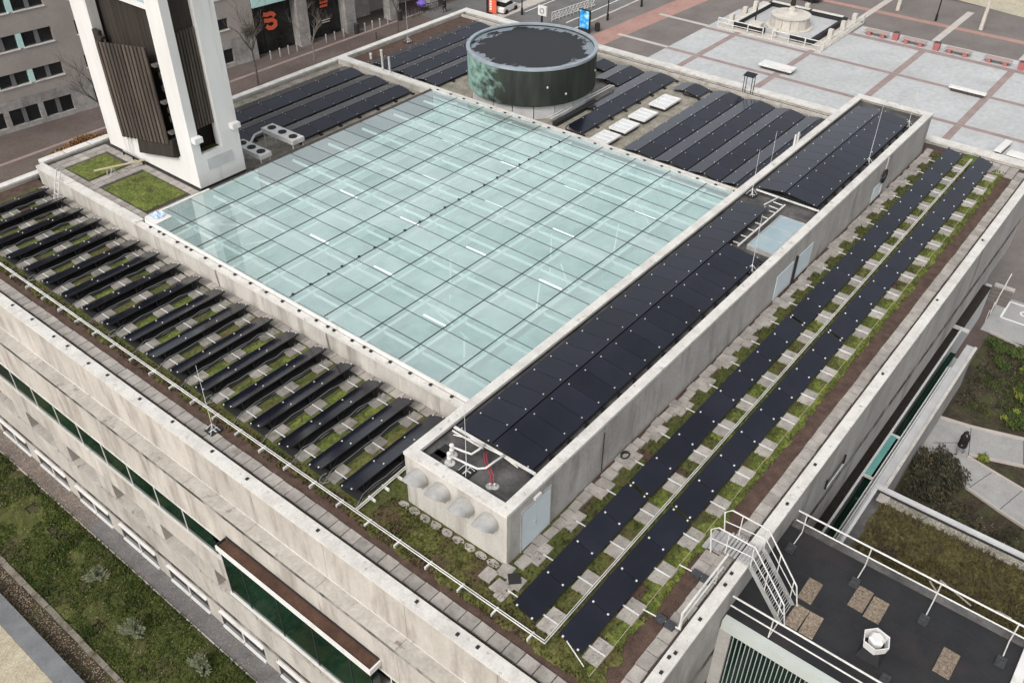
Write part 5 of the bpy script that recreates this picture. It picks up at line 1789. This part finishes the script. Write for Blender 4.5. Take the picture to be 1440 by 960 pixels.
def branch(b, p, d, L, r, depth, rr, spread, upb=0.12):
    n = 3
    pts = [p]
    q = p.copy()
    dd = d.copy()
    for i in range(n):
        dd = (dd + Vector((rr.uniform(-1, 1), rr.uniform(-1, 1), rr.uniform(-.4, 1) * upb * 4)) * 0.16).normalized()
        q = q + dd * (L / n)
        pts.append(q.copy())
    b.tube(pts, r, 5 if depth > 2 else 4 if depth > 1 else 3, r * 0.62)
    if depth <= 0:
        return
    k = rr.choice((2, 3, 3))
    for i in range(k):
        a = rr.uniform(0, 6.283)
        ax = Vector((math.cos(a), math.sin(a), rr.uniform(-.1, .5)))
        nd = (dd + ax * spread * rr.uniform(.6, 1.2)).normalized()
        st = pts[rr.choice((1, 2, 3, 3))]
        branch(b, st, nd, L * rr.uniform(.6, .82), r * 0.55, depth - 1, rr, spread, upb)


def bare_tree(label, x, y, h, trunk, seed, depth=5, spread=0.75, mt=None, r=0.11, z=G, cat='tree', group=None, nest=False):
    rr = random.Random(seed)
    t = thing('bare_tree', label, cat, (x, y, z), group)
    tb = MB()
    tb.tube([(x, y, z), (x + .04, y - .03, z + trunk * .5), (x + .02, y + .05, z + trunk)], r, 8, r * 0.75)
    tb.build('trunk', mt or BARK, t)
    cb = MB()
    base = Vector((x + .02, y + .05, z + trunk))
    for i in range(4):
        a = i * 1.57 + rr.uniform(-.4, .4)
        branch(cb, base, Vector((math.cos(a) * .6, math.sin(a) * .6, 1)).normalized(), h * rr.uniform(.26, .34), r * 0.6, depth - 1, rr, spread)
    cb.build('crown', mt or BARK, t)
    return t


bare_tree('bare street tree with a dark twig clump, seen right of the white tower', 52.6, 75.3, 7.2, 3.6, 31, 5, 0.8)
bare_tree('slim bare street tree in front of the bank columns', 61.2, 76.6, 6.0, 1.6, 37, 6, 0.75, BARKM, 0.07)
bare_tree('bare street tree with twigs spread left of the white tower', 36.0, 74.8, 8.0, 3.4, 43, 5, 0.9)
bare_tree('thin bare young tree at the left picture edge beyond the parapet', 22.5, 64.5, 5.2, 1.6, 47, 5, 0.6, BARK, 0.06)
bare_tree('dark slim bare tree between the bank columns and the roof corner', 72.0, 74.5, 7.5, 3.0, 53, 4, 0.6, BARK, 0.08)
bare_tree('pale plane tree trunk at the far plaza edge, left of the lamp post', 117.9, 33.7, 10, 4.2, 59, 4, 0.7, BARKP, 0.24)
bare_tree('pale plane tree trunk at the far plaza edge, right of the lamp post', 117.3, 23.6, 10, 4.4, 61, 4, 0.7, BARKP, 0.24)
bare_tree('bare tree on the sandy ground at the top right', 128, 19.5, 8, 3.0, 67, 4, 0.7, BARK, 0.12)
t = thing('nest', 'round twig nest in the fork of the bare tree beside the tower', 'nest', (52.6, 75.3, -5.6))
b = MB()
rr = random.Random(5)
for i in range(420):
    v = Vector((rr.gauss(0, 1), rr.gauss(0, 1), rr.gauss(0, .7))).normalized() * rr.uniform(.25, .75)
    d = Vector((rr.uniform(-1, 1), rr.uniform(-1, 1), rr.uniform(-.5, .5))).normalized() * 0.22
    p = Vector((52.6, 75.3, -5.4)) + v
    b.tube([p - d, p + d], 0.014, 3)
b.build('twigs', BARK, t)


def leafy(b, c, rad, n, rr, size=(0.06, 0.13), flat=0.8):
    for i in range(n):
        v = Vector((rr.gauss(0, 1), rr.gauss(0, 1), rr.gauss(0, 1))).normalized() * (rr.random() ** 0.4)
        p = Vector(c) + Vector((v.x * rad[0], v.y * rad[1], abs(v.z) * rad[2] * flat + 0.03))
        a = Vector((rr.uniform(-1, 1), rr.uniform(-1, 1), rr.uniform(-1, 1))).normalized()
        e = a.orthogonal().normalized()
        s = rr.uniform(*size)
        f = a.cross(e)
        b.add([p - e * s, p + f * s * .45, p + e * s, p - f * s * .45], [(0, 1, 2, 3)])


def shrub(label, x, y, rad, n, mt, seed, z=G, size=(0.06, 0.13), lumps=6, cat='shrub', group=None, name='shrub', mix=None):
    rr = random.Random(seed)
    t = thing(name, label, cat, (x, y, z), group)
    sb = MB()
    for i in range(7):
        a = rr.uniform(0, 6.28)
        sb.tube([(x, y, z), (x + math.cos(a) * rad[0] * .45, y + math.sin(a) * rad[1] * .45, z + rad[2] * .75)], 0.025, 4, 0.01)
    sb.build('stem', BARK, t)
    b = MB()
    for i in range(lumps):
        a, q = rr.uniform(0, 6.28), rr.uniform(0.2, .75)
        f = rr.uniform(.38, .62)
        leafy(b, (x + math.cos(a) * rad[0] * q, y + math.sin(a) * rad[1] * q, z + rr.uniform(0.02, .45) * rad[2]), (rad[0] * f, rad[1] * f, rad[2] * f * 1.1), n // lumps, rr, size)
    b.build('foliage', mt, t)
    if mix:
        b2 = MB()
        for i in range(lumps):
            a, q = rr.uniform(0, 6.28), rr.uniform(0.4, 1.05)
            f = rr.uniform(.16, .34)
            leafy(b2, (x + math.cos(a) * rad[0] * q, y + math.sin(a) * rad[1] * q, z + rr.uniform(0.1, .8) * rad[2] * (1.15 - .5 * q)), (rad[0] * f, rad[1] * f, rad[2] * f), n // lumps // 3, rr, size)
        b2.build('outer_foliage', mix, t)
    return t


def spiky(label, x, y, r, h, n, mt, seed, group=None):
    rr = random.Random(seed)
    t = thing('shrub', label, 'shrub', (x, y, G), group)
    b = MB()
    for i in range(n):
        a, q = rr.uniform(0, 6.28), rr.random() ** .6 * r
        q *= 0.75 + 0.4 * math.sin(a * 2.3 + seed)
        tip = Vector((x + math.cos(a) * q, y + math.sin(a) * q, G + h * rr.uniform(.35, 1) * (1.1 - 0.5 * q / r)))
        p0 = Vector((x + math.cos(a) * q * .35, y + math.sin(a) * q * .35, G + 0.02))
        b.tube([p0, (p0 + tip) / 2 + Vector((0, 0, .06)), tip], 0.011, 3, 0.006)
        for k in range(5):
            p = p0.lerp(tip, rr.uniform(.35, 1))
            d = Vector((rr.uniform(-1, 1), rr.uniform(-1, 1), rr.uniform(0, 1))).normalized() * 0.07
            e = d.orthogonal().normalized() * 0.018
            b.add([p - e, p + d, p + e], [(0, 1, 2)])
    b.build('foliage', mt, t)
    MB().lathe((x, y, G), [(0.1, 0), (0.06, 0.15)], 6).build('stem', BARK, t)


spiky('pale grey-green lavender-like shrub in the front bed, farthest of three', 8.81, 32.6, 0.62, 0.85, 230, LEAFG, 71, 'pale shrubs in the front bed')
spiky('pale grey-green shrub in the front bed, middle of three', 8.24, 28.6, 0.75, 0.95, 280, LEAFG, 72, 'pale shrubs in the front bed')
spiky('pale grey-green shrub in the front bed, nearest the lower picture edge', 9.1, 24.7, 0.72, 0.95, 280, LEAFG, 73, 'pale shrubs in the front bed')
# front garden ground cover


def m1(x, y):
    return vnoise(x * .9, y * .9, 4) > 0.25


tufts('grass', (6.6, 10.15, 20, 46), 15000, GRASSA, G + 0.02, (0.07, 0.2), (0.03, 0.07), seed=31, mask=m1)
tufts('grass', (6.6, 10.15, 20, 46), 7000, LEAFM, G + 0.02, (0.06, 0.16), (0.04, 0.09), seed=32, mask=lambda x, y: vnoise(x * .7, y * .7, 6) > 0.45)
tufts('dry_grass', (6.4, 10.1, 20, 46), 6000, GRASSB, G + 0.02, (0.05, 0.14), (0.03, 0.06), seed=33, mask=lambda x, y: vnoise(x * .6 + 4, y * .6, 8) > 0.45)
moss('ground_cover', 6.55, 10.1, 18, 48, G + 0.02, MOSSD, step=0.2, h=0.1, edge=0.05, holes=0.2)


def leaves(name, region, n, seed, z, mask=None, mt=None, size=(0.025, 0.05)):
    r = random.Random(seed)
    b = MB()
    for i in range(n):
        x, y = r.uniform(region[0], region[1]), r.uniform(region[2], region[3])
        if mask and not mask(x, y, r):
            continue
        a, s = r.uniform(0, 6.28), r.uniform(*size)
        c, d = math.cos(a) * s, math.sin(a) * s
        t1, t2 = r.uniform(0, .03), r.uniform(0, .03)
        b.add([(x - c, y - d, z + t1), (x + d * .6, y - c * .6, z + .004), (x + c, y + d, z + t2), (x - d * .6, y + c * .6, z + .006)], [(0, 1, 2, 3)])
    o = b.build(name, mt or DRYL)
    o['kind'] = 'stuff'


leaves('fallen_leaves', (10.0, 11.1, 20, 50), 9000, 41, G + 0.03, lambda x, y, r: r.random() < (1 if y > 38 else 0.85 if y > 36 else 0.10))
leaves('fallen_leaves', (5.4, 7.4, 20, 40), 4200, 42, G + 0.06, lambda x, y, r: r.random() < (0.9 if x < 6.25 else 0.25))
leaves('fallen_leaves', (7.4, 10.2, 20, 46), 260, 43, G + 0.16)
leaves('fallen_leaves', (4.5, 6.2, 30, 40), 900, 44, G + 0.06)

# right garden planting
shrub('big dark leafy bush beside the concrete path', 41.2, 3.35, (1.75, 1.35, 1.5), 5200, LEAFD, 81, size=(0.06, 0.13), lumps=22, mix=LEAFB)
shrub('low dark bush against the ledge wall beside the big dark bush', 39.3, 3.6, (1.3, 1.0, 0.7), 1500, LEAFD, 82, mix=LEAFB)
shrub('yellow-green clump in the fork of the two paths', 44.5, 1.75, (0.55, 0.35, 0.4), 700, LEAFY, 83, lumps=4)
shrub('bright yellow-green shrub at the right edge above the path', 48.6, 1.3, (0.9, 0.9, 0.7), 1400, LEAFM, 84, lumps=9, mix=LEAFY)
shrub('yellow-green shrub high in the dark bed near the apron', 54.0, 1.6, (0.9, 0.8, 0.7), 1300, LEAFM, 85, lumps=9, mix=LEAFY)
shrub('mid-green shrub in the dark bed at the right picture edge', 51.3, 0.9, (1.2, 1.0, 0.9), 2000, LEAFM, 86, lumps=10, mix=LEAFY)
shrub('leafy green shrub in the bed corner near the steps', 55.4, 3.3, (1.0, 1.3, 0.6), 2200, LEAFM, 87)
shrub('small green shrub on the soil by the far apron edge', 53.6, 3.4, (0.7, 0.6, 0.5), 900, LEAFM, 88)
shrub('dark green shrub at the bottom of the garden by the sedum roof', 35.8, 0.6, (1.6, 1.4, 0.9), 2200, LEAFD, 89, lumps=12, mix=LEAFM)
shrub('mid-green shrub below the big dark bush near the sedum annex', 37.9, 1.3, (0.9, 0.8, 0.5), 1300, LEAFM, 90)
tufts('ground_cover', (31.5, 56.5, -2.5, 4.6), 7000, LEAFD, G + 0.02, (0.05, 0.18), (0.05, 0.1), seed=51, mask=lambda x, y: not (40 < x < 48.2 and y < 4.9 and x > 40.4) and vnoise(x * .6, y * .6, 3) > .35)
tufts('ground_cover', (47.6, 56.5, -1.5, 4.6), 2500, GRASSA, G + 0.02, (0.05, 0.16), (0.05, 0.1), seed=52, mask=lambda x, y: x > 48.2 + (0.4 - y) * .3 and vnoise(x * .6, y * .6, 9) > .5)
leaves('fallen_leaves', (31.5, 56.5, -2, 4.6), 1500, 45, G + 0.06, lambda x, y, r: not (40 < x < 48.2))
shrub('rust-orange hedge beyond the parapet left of the tower', 33.8, 76.0, (2.9, 1.1, 0.9), 4200, LEAFO, 91, size=(0.08, 0.16), lumps=16, cat='hedge', name='hedge')
shrub('rust-orange hedge beyond the parapet right of the tower', 50.0, 70.8, (4.5, 0.9, 0.8), 4200, LEAFO, 92, size=(0.08, 0.16), lumps=18, cat='hedge', name='hedge')
shrub('orange ground shrub at the left picture edge beyond the parapet', 27.6, 70.0, (1.6, 1.0, 0.7), 1200, LEAFO, 93, size=(0.08, 0.16), cat='hedge', name='hedge')

# ================================================================== plaza furniture
FT = thing('fountain', 'square stone fountain basin with a round central plinth on the plaza', 'fountain', (104, 41.5, G))


def fp(name, mt, *boxes, parent=FT):
    return part(name, mt, *boxes, parent=parent)


fp('platform', STN, (98.2, 110.3, 35.0, 48.0, G, G + 0.12))
fp('basin_floor', PLAZA, (99.6, 108.8, 37.0, 46.0, G + 0.121, G + 0.2))
for bx in ((99.2, 109.2, 36.6, 37.0), (99.2, 109.2, 46.0, 46.4), (108.8, 109.2, 37.0, 46.0), (99.2, 99.6, 42.5, 46.0), (99.2, 99.6, 37.0, 39.5)):
    fp('basin_wall', BITUM, (*bx, G + 0.121, G + 0.72))
fp('basin_cap', WHITE, (108.75, 109.25, 37.1, 41.0, G + 0.721, G + 0.8), (108.75, 109.25, 41.3, 46.2, G + 0.721, G + 0.8), (99.3, 108.0, 46.0, 46.45, G + 0.721, G + 0.78))
b = MB()
for k in range(14):
    a0, a1 = 2 * math.pi * (k + .03) / 14, 2 * math.pi * (k + .97) / 14
    c = (103.4, 41.3)
    MB().hexa([(c[0] + r * math.cos(a), c[1] + r * math.sin(a), G + .2) for r, a in ((1.7, a0), (2.25, a0), (2.25, a1), (1.7, a1))],
              [(c[0] + r * math.cos(a), c[1] + r * math.sin(a), G + 1.5) for r, a in ((1.7, a0), (2.2, a0), (2.2, a1), (1.7, a1))]).build('plinth_block', STN, FT)
MB().lathe((103.4, 41.3, G), [(2.7, 0.2), (2.7, 0.32), (2.3, 0.33)], 32).build('plinth_step', STN, FT)
MB().lathe((103.4, 41.3, G), [(2.3, 1.5), (2.3, 1.62), (1.6, 1.66), (0.4, 1.9)], 36).build('plinth_cap', STN, FT)
MB().lathe((103.4, 41.3, G + 1.88), [(0.4, 0), (0.4, 0.35), (0.3, 0.4), (0.3, 0.7), (0.36, 0.72)], 14).build('pedestal', STN, FT)
MB().lathe((103.4, 41.3, G + 2.6), [(0.28, 0), (0.3, 0.3), (0.22, 0.7), (0.34, 1.2), (0.4, 1.6), (0.2, 1.9), (0.16, 2.0), (0.2, 2.2), (0.05, 2.4)], 12).build('statue', BRONZE, FT)
for (x, y) in ((102.8, 36.0), (106.4, 36.0), (109.8, 36.0), (109.8, 42), (103.7, 47.2), (100.3, 47.2), (106.5, 47.2), (98.9, 41)):
    fp('stone_post', STN, (x - .25, x + .25, y - .25, y + .25, G + .12, G + 1.15))
fp('dark_pole', BRONZE, (99.85, 99.97, 44.0, 44.12, G + .2, G + 2.6))
fp('box', STN, (99.0, 99.9, 42.9, 44.3, G + .73, G + 1.2))
for lab, pts in (('left of the fountain front', [(98.3, 47.9), (98.3, 42.2)]), ('right of the fountain front', [(98.3, 41.0), (98.3, 35.1)]), ('on the right fountain side', [(98.5, 35.0), (110.2, 35.0)])):
    t = thing('fountain_rail', 'white steel railing ' + lab, 'railing', ((pts[0][0] + pts[1][0]) / 2, (pts[0][1] + pts[1][1]) / 2, G), 'railings round the fountain')
    MB().tube([(*pts[0], G + 1.1), (*pts[1], G + 1.1)], 0.06, 6).build('top_rail', WPIPE, t)
    MB().tube([(*pts[0], G + 0.6), (*pts[1], G + 0.6)], 0.04, 6).build('mid_rail', WPIPE, t)
    n_ = 4 if 'side' not in lab else 7
    for k in range(n_):
        f = k / (n_ - 1)
        x, y = lerp(pts[0][0], pts[1][0], f), lerp(pts[0][1], pts[1][1], f)
        MB().box(x - .05, x + .05, y - .05, y + .05, G + .12, G + 1.1).build('post', WPIPE, t)
for i, (y1, y0) in enumerate(((33.6, 30.9), (29.3, 26.6), (24.5, 21.7), (20.3, 17.5))):
    t = thing('plaza_bench', ['wooden bench with red supports nearest the fountain', 'wooden bench with red supports between two red bins', 'wooden bench with red supports, third from the fountain', 'wooden bench with red supports at the right picture edge'][i],
              'bench', (107.3, (y0 + y1) / 2, G), 'benches along the plaza edge')
    for k in range(5):
        part('slat', BENCHW, (106.8 + k * .2, 106.97 + k * .2, y0, y1, G + .46, G + .54), parent=t)
    for yy in (y0 + .55, y1 - .55):
        part('support', REDM, (106.85, 107.7, yy - .2, yy + .2, G, G + .46), parent=t)
for i, (x, y) in enumerate(((107.4, 30.1), (107.1, 25.4), (107.0, 16.4))):
    t = thing('plaza_bin', ['red plaza bin beside the bench nearest the fountain', 'red plaza bin standing alone in the middle of the bench line', 'dark reddish plaza bin at the right picture edge'][i], 'bin', (x, y, G), 'bins along the plaza edge')
    MB().hexa([(x - .28, y - .28, G), (x + .28, y - .28, G), (x + .28, y + .28, G), (x - .28, y + .28, G)], [(x - .36, y - .36, G + .85), (x + .36, y - .36, G + .85), (x + .36, y + .36, G + .85), (x - .36, y + .36, G + .85)]).build('body', REDM, t)
    part('lid', GREYP, (x - .3, x + .3, y - .3, y + .3, G + .851, G + .9), parent=t)
for i, (pa, pb, wd) in enumerate((((90.3, 38.3), (90.3, 34.6), 1.5), ((96.6, 20.6), (96.6, 17.0), 0.5), ((87.0, 12.2), (84.2, 12.4), 0.6), ((84.6, 11.6), (84.5, 9.8), 1.0))):
    t = thing('stone_bench', ['wide white slab bench on the plaza in front of the fountain', 'long narrow white slab bench on the right of the plaza', 'white slab bench just beyond the right end of the back parapet', 'small white slab bench overlapping the back parapet at right'][i],
              'bench', ((pa[0] + pb[0]) / 2, (pa[1] + pb[1]) / 2, G), 'white slab benches')
    b = MB()
    polyline_box(b, [pa, pb], wd, G + .32, G + .5)
    b.build('slab', WHITEC, t)
    b = MB()
    polyline_box(b, [(lerp(pa[0], pb[0], .06), lerp(pa[1], pb[1], .06)), (lerp(pa[0], pb[0], .94), lerp(pa[1], pb[1], .94))], wd * .8, G, G + .319)
    b.build('base', DARKGAP, t)


def lamp(label, x, y, h):
    t = thing('lamp_post', label, 'lamp post', (x, y, G), 'lamp posts')
    MB().lathe((x, y, G), [(0.14, 0), (0.14, 0.8), (0.08, 0.85), (0.06, h)], 10).build('pole', BRONZE, t)
    MB().lathe((x, y, G + h), [(0.1, 0), (0.3, 0.1), (0.32, 0.3), (0.1, 0.45)], 12).build('lantern', GREYP, t)


lamp('dark lamp post at the kerb, nearer the drum', 91.9, 59.2, 6)
lamp('dark lamp post at the kerb, farther along the road', 98.8, 58.8, 6)
lamp('dark lamp post between the two pale plane trees', 116.9, 28.7, 6)
lamp('slim dark pole beyond the far left roof corner', 86.9, 68.3, 6)
t = thing('advert_screen', 'free-standing advertising pillar with a glowing blue screen behind the drum', 'advert screen', (86.7, 58.9, G))
part('casing', BLACK, (86.6, 86.85, 58.2, 59.7, G, G + 2.6), parent=t)
part('screen', SCREEN, (86.57, 86.599, 58.3, 59.6, G + .5, G + 2.5), parent=t)
o = MB().lathe((88.0, 58.0, G), [(0.25, 0), (0.3, 0.1), (0.3, 0.9), (0.15, 1.0)], 12).build('street_bin', BLACK)
tag(o, 'small black street bin right of the glowing advertising pillar', 'bin')
t = thing('sign_box', 'square white light box with a grey ring symbol on a dark post behind the drum', 'sign', (84.4, 63.4, G))
part('post', BRONZE, (84.35, 84.5, 63.3, 63.5, G, G + 2.2), parent=t)
part('box', WHITEC, (84.3, 84.5, 62.7, 63.9, G + 1.6, G + 2.7), parent=t)
b = MB()
rg = [(63.3 + .28 * math.cos(q * math.pi / 8), G + 2.15 + .28 * math.sin(q * math.pi / 8)) for q in range(17)]
for p, q in zip(rg[:-1], rg[1:]):
    b.beam((84.28, p[0], p[1]), (84.28, q[0], q[1]), 0.03, 0.09, (1, 0, 0))
b.build('ring_symbol', GREYP, t)
t = thing('red_banner', 'red-orange vertical banner board with white lettering at the street corner', 'banner', (84.6, 71.3, G))
part('board', ORANGE, (84.5, 84.62, 70.4, 71.5, G + .3, G + 3.0), parent=t)
part('frame', BLACK, (84.5, 84.64, 71.52, 71.9, G, G + 3.1), parent=t)
part('lettering', SIGNW, *[(84.47, 84.499, 71.05, 71.35, G + .6 + .3 * q, G + .8 + .3 * q) for q in range(7)], parent=t)
t = thing('lattice_barrier', 'white lattice barrier along the road behind the drum', 'barrier', (91, 63.6, G))
MB().tube([(87.2, 64.0, G + 1.1), (95, 63.2, G + 1.1)], 0.05, 6).tube([(87.2, 64.0, G + .25), (95, 63.2, G + .25)], 0.05, 6).build('rail', WPIPE, t)
b = MB()
for k in range(12):
    f, f2 = k / 12, (k + 1) / 12
    x, y, x2, y2 = lerp(87.2, 95, f), lerp(64, 63.2, f), lerp(87.2, 95, f2), lerp(64, 63.2, f2)
    b.tube([(x, y, G), (x, y, G + 1.1)], 0.04, 5).tube([(x, y, G + .25), (x2, y2, G + 1.1)], 0.035, 5).tube([(x2, y2, G + .25), (x, y, G + 1.1)], 0.035, 5)
b.build('lattice', WPIPE, t)


def car(label, x, y, rz, mt, L=4.2, wd=1.75, group=None):
    t = thing('parked_car', label, 'car', (x, y, G), group)
    c, s = math.cos(rz), math.sin(rz)

    def P(a, b_, z):
        return (x + a * c - b_ * s, y + a * s + b_ * c, G + z)
    prof = [(-L / 2, .35), (-L / 2, .75), (-L * .42, .92), (-L * .2, .95), (L * .22, .95), (L * .44, .82), (L / 2, .7), (L / 2, .35)]
    b = MB()
    b.hexa([P(a, -wd / 2, z) for a, z in prof], [P(a, wd / 2, z) for a, z in prof])
    b.build('body', mt, t)
    cab = [(-L * .40, .93), (-L * .30, 1.38), (L * .05, 1.42), (L * .24, .95)]
    MB().hexa([P(a, -wd / 2 + .1, z) for a, z in cab], [P(a, wd / 2 - .1, z) for a, z in cab]).build('windows', DGLASS, t)
    rf = [(-L * .29, 1.37), (-L * .27, 1.44), (L * .03, 1.46), (L * .05, 1.40)]
    MB().hexa([P(a, -wd / 2 + .12, z) for a, z in rf], [P(a, wd / 2 - .12, z) for a, z in rf]).build('roof', mt, t)
    for a in (-L * .31, L * .31):
        for b_ in (-wd / 2, wd / 2):
            q = P(a, b_, .32)
            p0, p1 = P(a, b_ - .1, .32), P(a, b_ + .1, .32)
            MB().tube([p0, p1], 0.32, 14).build('wheel', TYRE, t)
    for b_ in (-.6, .6):
        MB().hexa([P(L / 2 + .002, b_ - .2, .6), P(L / 2 + .03, b_ - .2, .6), P(L / 2 + .03, b_ + .2, .6), P(L / 2 + .002, b_ + .2, .6)],
                  [P(L / 2 + .002, b_ - .2, .72), P(L / 2 + .03, b_ - .2, .72), P(L / 2 + .03, b_ + .2, .72), P(L / 2 + .002, b_ + .2, .72)]).build('headlight', SIGNW, t)


car('black car parked behind the fountain at the top edge', 114.6, 44.4, 1.5, CARP)
car('small white car at the kerb beyond the far left roof corner', 86.6, 70.6, 0.1, WHITEC, 3.2, 1.55)


def bicycle(label, x, y, rz, mt, group):
    t = thing('bicycle', label, 'bicycle', (x, y, G), group)
    c, s = math.cos(rz), math.sin(rz)

    def P(a, z, o=0):
        return (x + a * c - o * s, y + a * s + o * c, G + z)
    for a in (-.5, .5):
        MB().tube([P(a + .33 * math.cos(q * math.pi / 7), .34 + .33 * math.sin(q * math.pi / 7)) for q in range(15)], 0.02, 4).build('wheel', TYRE, t)
    MB().tube([P(-.5, .34), P(-.15, .34), P(.38, .8)], .02, 4).tube([P(-.15, .34), P(-.25, .85), P(.38, .8), P(.5, .34)], .02, 4).build('frame', mt, t)
    MB().tube([P(.36, .98, -.28), P(.36, 1.0), P(.36, .98, .28)], .015, 4).build('handlebar', BLACK, t)
    MB().beam(P(-.38, .92), P(-.12, .92), .12, .05).build('saddle', BLACK, t)


for i in range(9):
    bicycle('%s parked bicycle from the left in the dark row by the last column' % ORD[i], 77.6 + i * 0.62, 78.4 - i * .06 + rnd.uniform(-.2, .2), 1.4 + rnd.uniform(-.3, .3), [BLACK, GREYP, BRONZE][i % 3], 'bicycles parked by the column')
bicycle('dark bicycle standing alone on the street beyond the divider corner', 69.6, 75.6, 0.9, BLACK, 'lone bicycle')
o = MB().lathe((80.2, 78.6, G + .5), [(0.1, 0), (0.55, 0.2), (0.65, 0.5), (0.3, 0.8), (0.05, 0.85)], 9).build('covered_bike', PURP)
tag(o, 'purple cover thrown over a parked bicycle', 'bike cover')


# ---------------------------------------------------------------- people
def person(label, x, y, z, rz, jacket, trousers, stride=0.25, h=1.72):
    k = h / 1.75
    joints = {'pel': (0, 0, .95), 'sp': (0, .01, 1.15), 'ch': (0, .03, 1.35), 'nk': (0, .04, 1.5), 'hd': (0, .06, 1.62), 'ht': (0, .05, 1.74),
              'hl': (-.1, 0, .9), 'kl': (-.11, stride, .5), 'al': (-.11, stride * .6, .09), 'tl': (-.11, stride * .6 + .16, .04),
              'hr': (.1, 0, .9), 'kr': (.11, -stride * .3, .5), 'ar': (.11, -stride * 1.2, .12), 'tr': (.11, -stride * 1.2 + .15, .05),
              'sl': (-.19, .03, 1.42), 'el': (-.27, -.06, 1.15), 'wl': (-.24, .12, .95), 'fl': (-.23, .18, .86),
              'sr': (.19, .03, 1.42), 'er': (.27, -.04, 1.15), 'wr': (.24, .14, .95), 'fr': (.23, .2, .86)}
    rad = {'pel': .19, 'sp': .19, 'ch': .21, 'nk': .06, 'hd': .095, 'ht': .075, 'hl': .1, 'kl': .065, 'al': .045, 'tl': .035, 'hr': .1, 'kr': .065, 'ar': .045, 'tr': .035,
           'sl': .10, 'el': .075, 'wl': .045, 'fl': .035, 'sr': .10, 'er': .075, 'wr': .045, 'fr': .035}
    ed = [('pel', 'sp'), ('sp', 'ch'), ('ch', 'nk'), ('nk', 'hd'), ('hd', 'ht'), ('pel', 'hl'), ('hl', 'kl'), ('kl', 'al'), ('al', 'tl'), ('pel', 'hr'), ('hr', 'kr'), ('kr', 'ar'), ('ar', 'tr'),
          ('ch', 'sl'), ('sl', 'el'), ('el', 'wl'), ('wl', 'fl'), ('ch', 'sr'), ('sr', 'er'), ('er', 'wr'), ('wr', 'fr')]
    ks = list(joints)
    me = bpy.data.meshes.new('person')
    me.from_pydata([tuple(v * k for v in joints[q]) for q in ks], [(ks.index(a), ks.index(c)) for a, c in ed], [])
    tmp = bpy.data.objects.new('tmp_person', me)
    COL.objects.link(tmp)
    md = tmp.modifiers.new('s', 'SKIN')
    for i, q in enumerate(ks):
        sv = me.skin_vertices[0].data[i]
        sv.radius = (rad[q] * k, rad[q] * k)
        sv.use_root = (q == 'pel')
    ss = tmp.modifiers.new('u', 'SUBSURF')
    ss.levels = 2
    ss.render_levels = 2
    dg = bpy.context.evaluated_depsgraph_get()
    m2 = bpy.data.meshes.new_from_object(tmp.evaluated_get(dg))
    bpy.data.objects.remove(tmp)
    m2.materials.clear()
    for mt in (jacket, trousers, SKIN, BLACK):
        m2.materials.append(mt)
    for p in m2.polygons:
        zc = p.center.z / k
        hand = zc < .94 and abs(p.center.x) > .19 * k
        p.material_index = 2 if (zc > 1.5 or hand) else 0 if zc > .80 else 1 if zc > .1 else 3
        p.use_smooth = True
    root = thing('person', label, 'person', (x, y, z))
    root.rotation_euler = (0, 0, rz)
    o = bpy.data.objects.new('body', m2)
    COL.objects.link(o)
    o.parent = root
    cb = MB().lathe((0, .02 * k, 0), [(0.255 * k, .66 * k), (.25 * k, .8 * k), (.235 * k, 1.1 * k), (.26 * k, 1.3 * k), (.21 * k, 1.46 * k), (.10 * k, 1.52 * k)], 16, cap=False)
    co = bpy.data.objects.new('coat', cb.mesh('coat', jacket, True))
    COL.objects.link(co)
    co.parent = root
    hb = MB().lathe((0, .045 * k, 1.60 * k), [(0.10, 0), (.112, .05), (.10, .12), (.06, .16), (.01, .172)], 12)
    hm = hb.mesh('hair', BLACK, True)
    ho = bpy.data.objects.new('hair', hm)
    COL.objects.link(ho)
    ho.parent = root
    return root


person('person in a black jacket and grey trousers walking on the garden path', 43.9, 2.95, CP + 0.01, 0.5, CLOTH, CLOTHG)
person('person in dark clothes standing on the street near the red banner', 81.6, 76.1, G, 1.0, CLOTH, CLOTH)

# steps and rail near the apron
t = thing('entrance_steps', 'short flight of dark steps with a pinkish landing and white rail', 'steps', (61, 5.6, G))
for k in range(5):
    part('step', DPAVE if k else LPAVE, (61.9 - k * .32 - .3, 61.9 - k * .32, 5.0, 6.3, G, G + .75 - k * .14), parent=t)
b = MB()
b.tube([(62.0, 5.6, G + 1.7), (60.0, 5.6, G + 1.0), (57.6, 5.5, G + 1.0)], 0.035, 6)
for xx in (61.6, 60.0, 58.8, 57.7):
    b.tube([(xx, 5.6, G + .1), (xx, 5.6, G + 1.05)], 0.025, 5)
b.build('handrail', WPIPE, t)
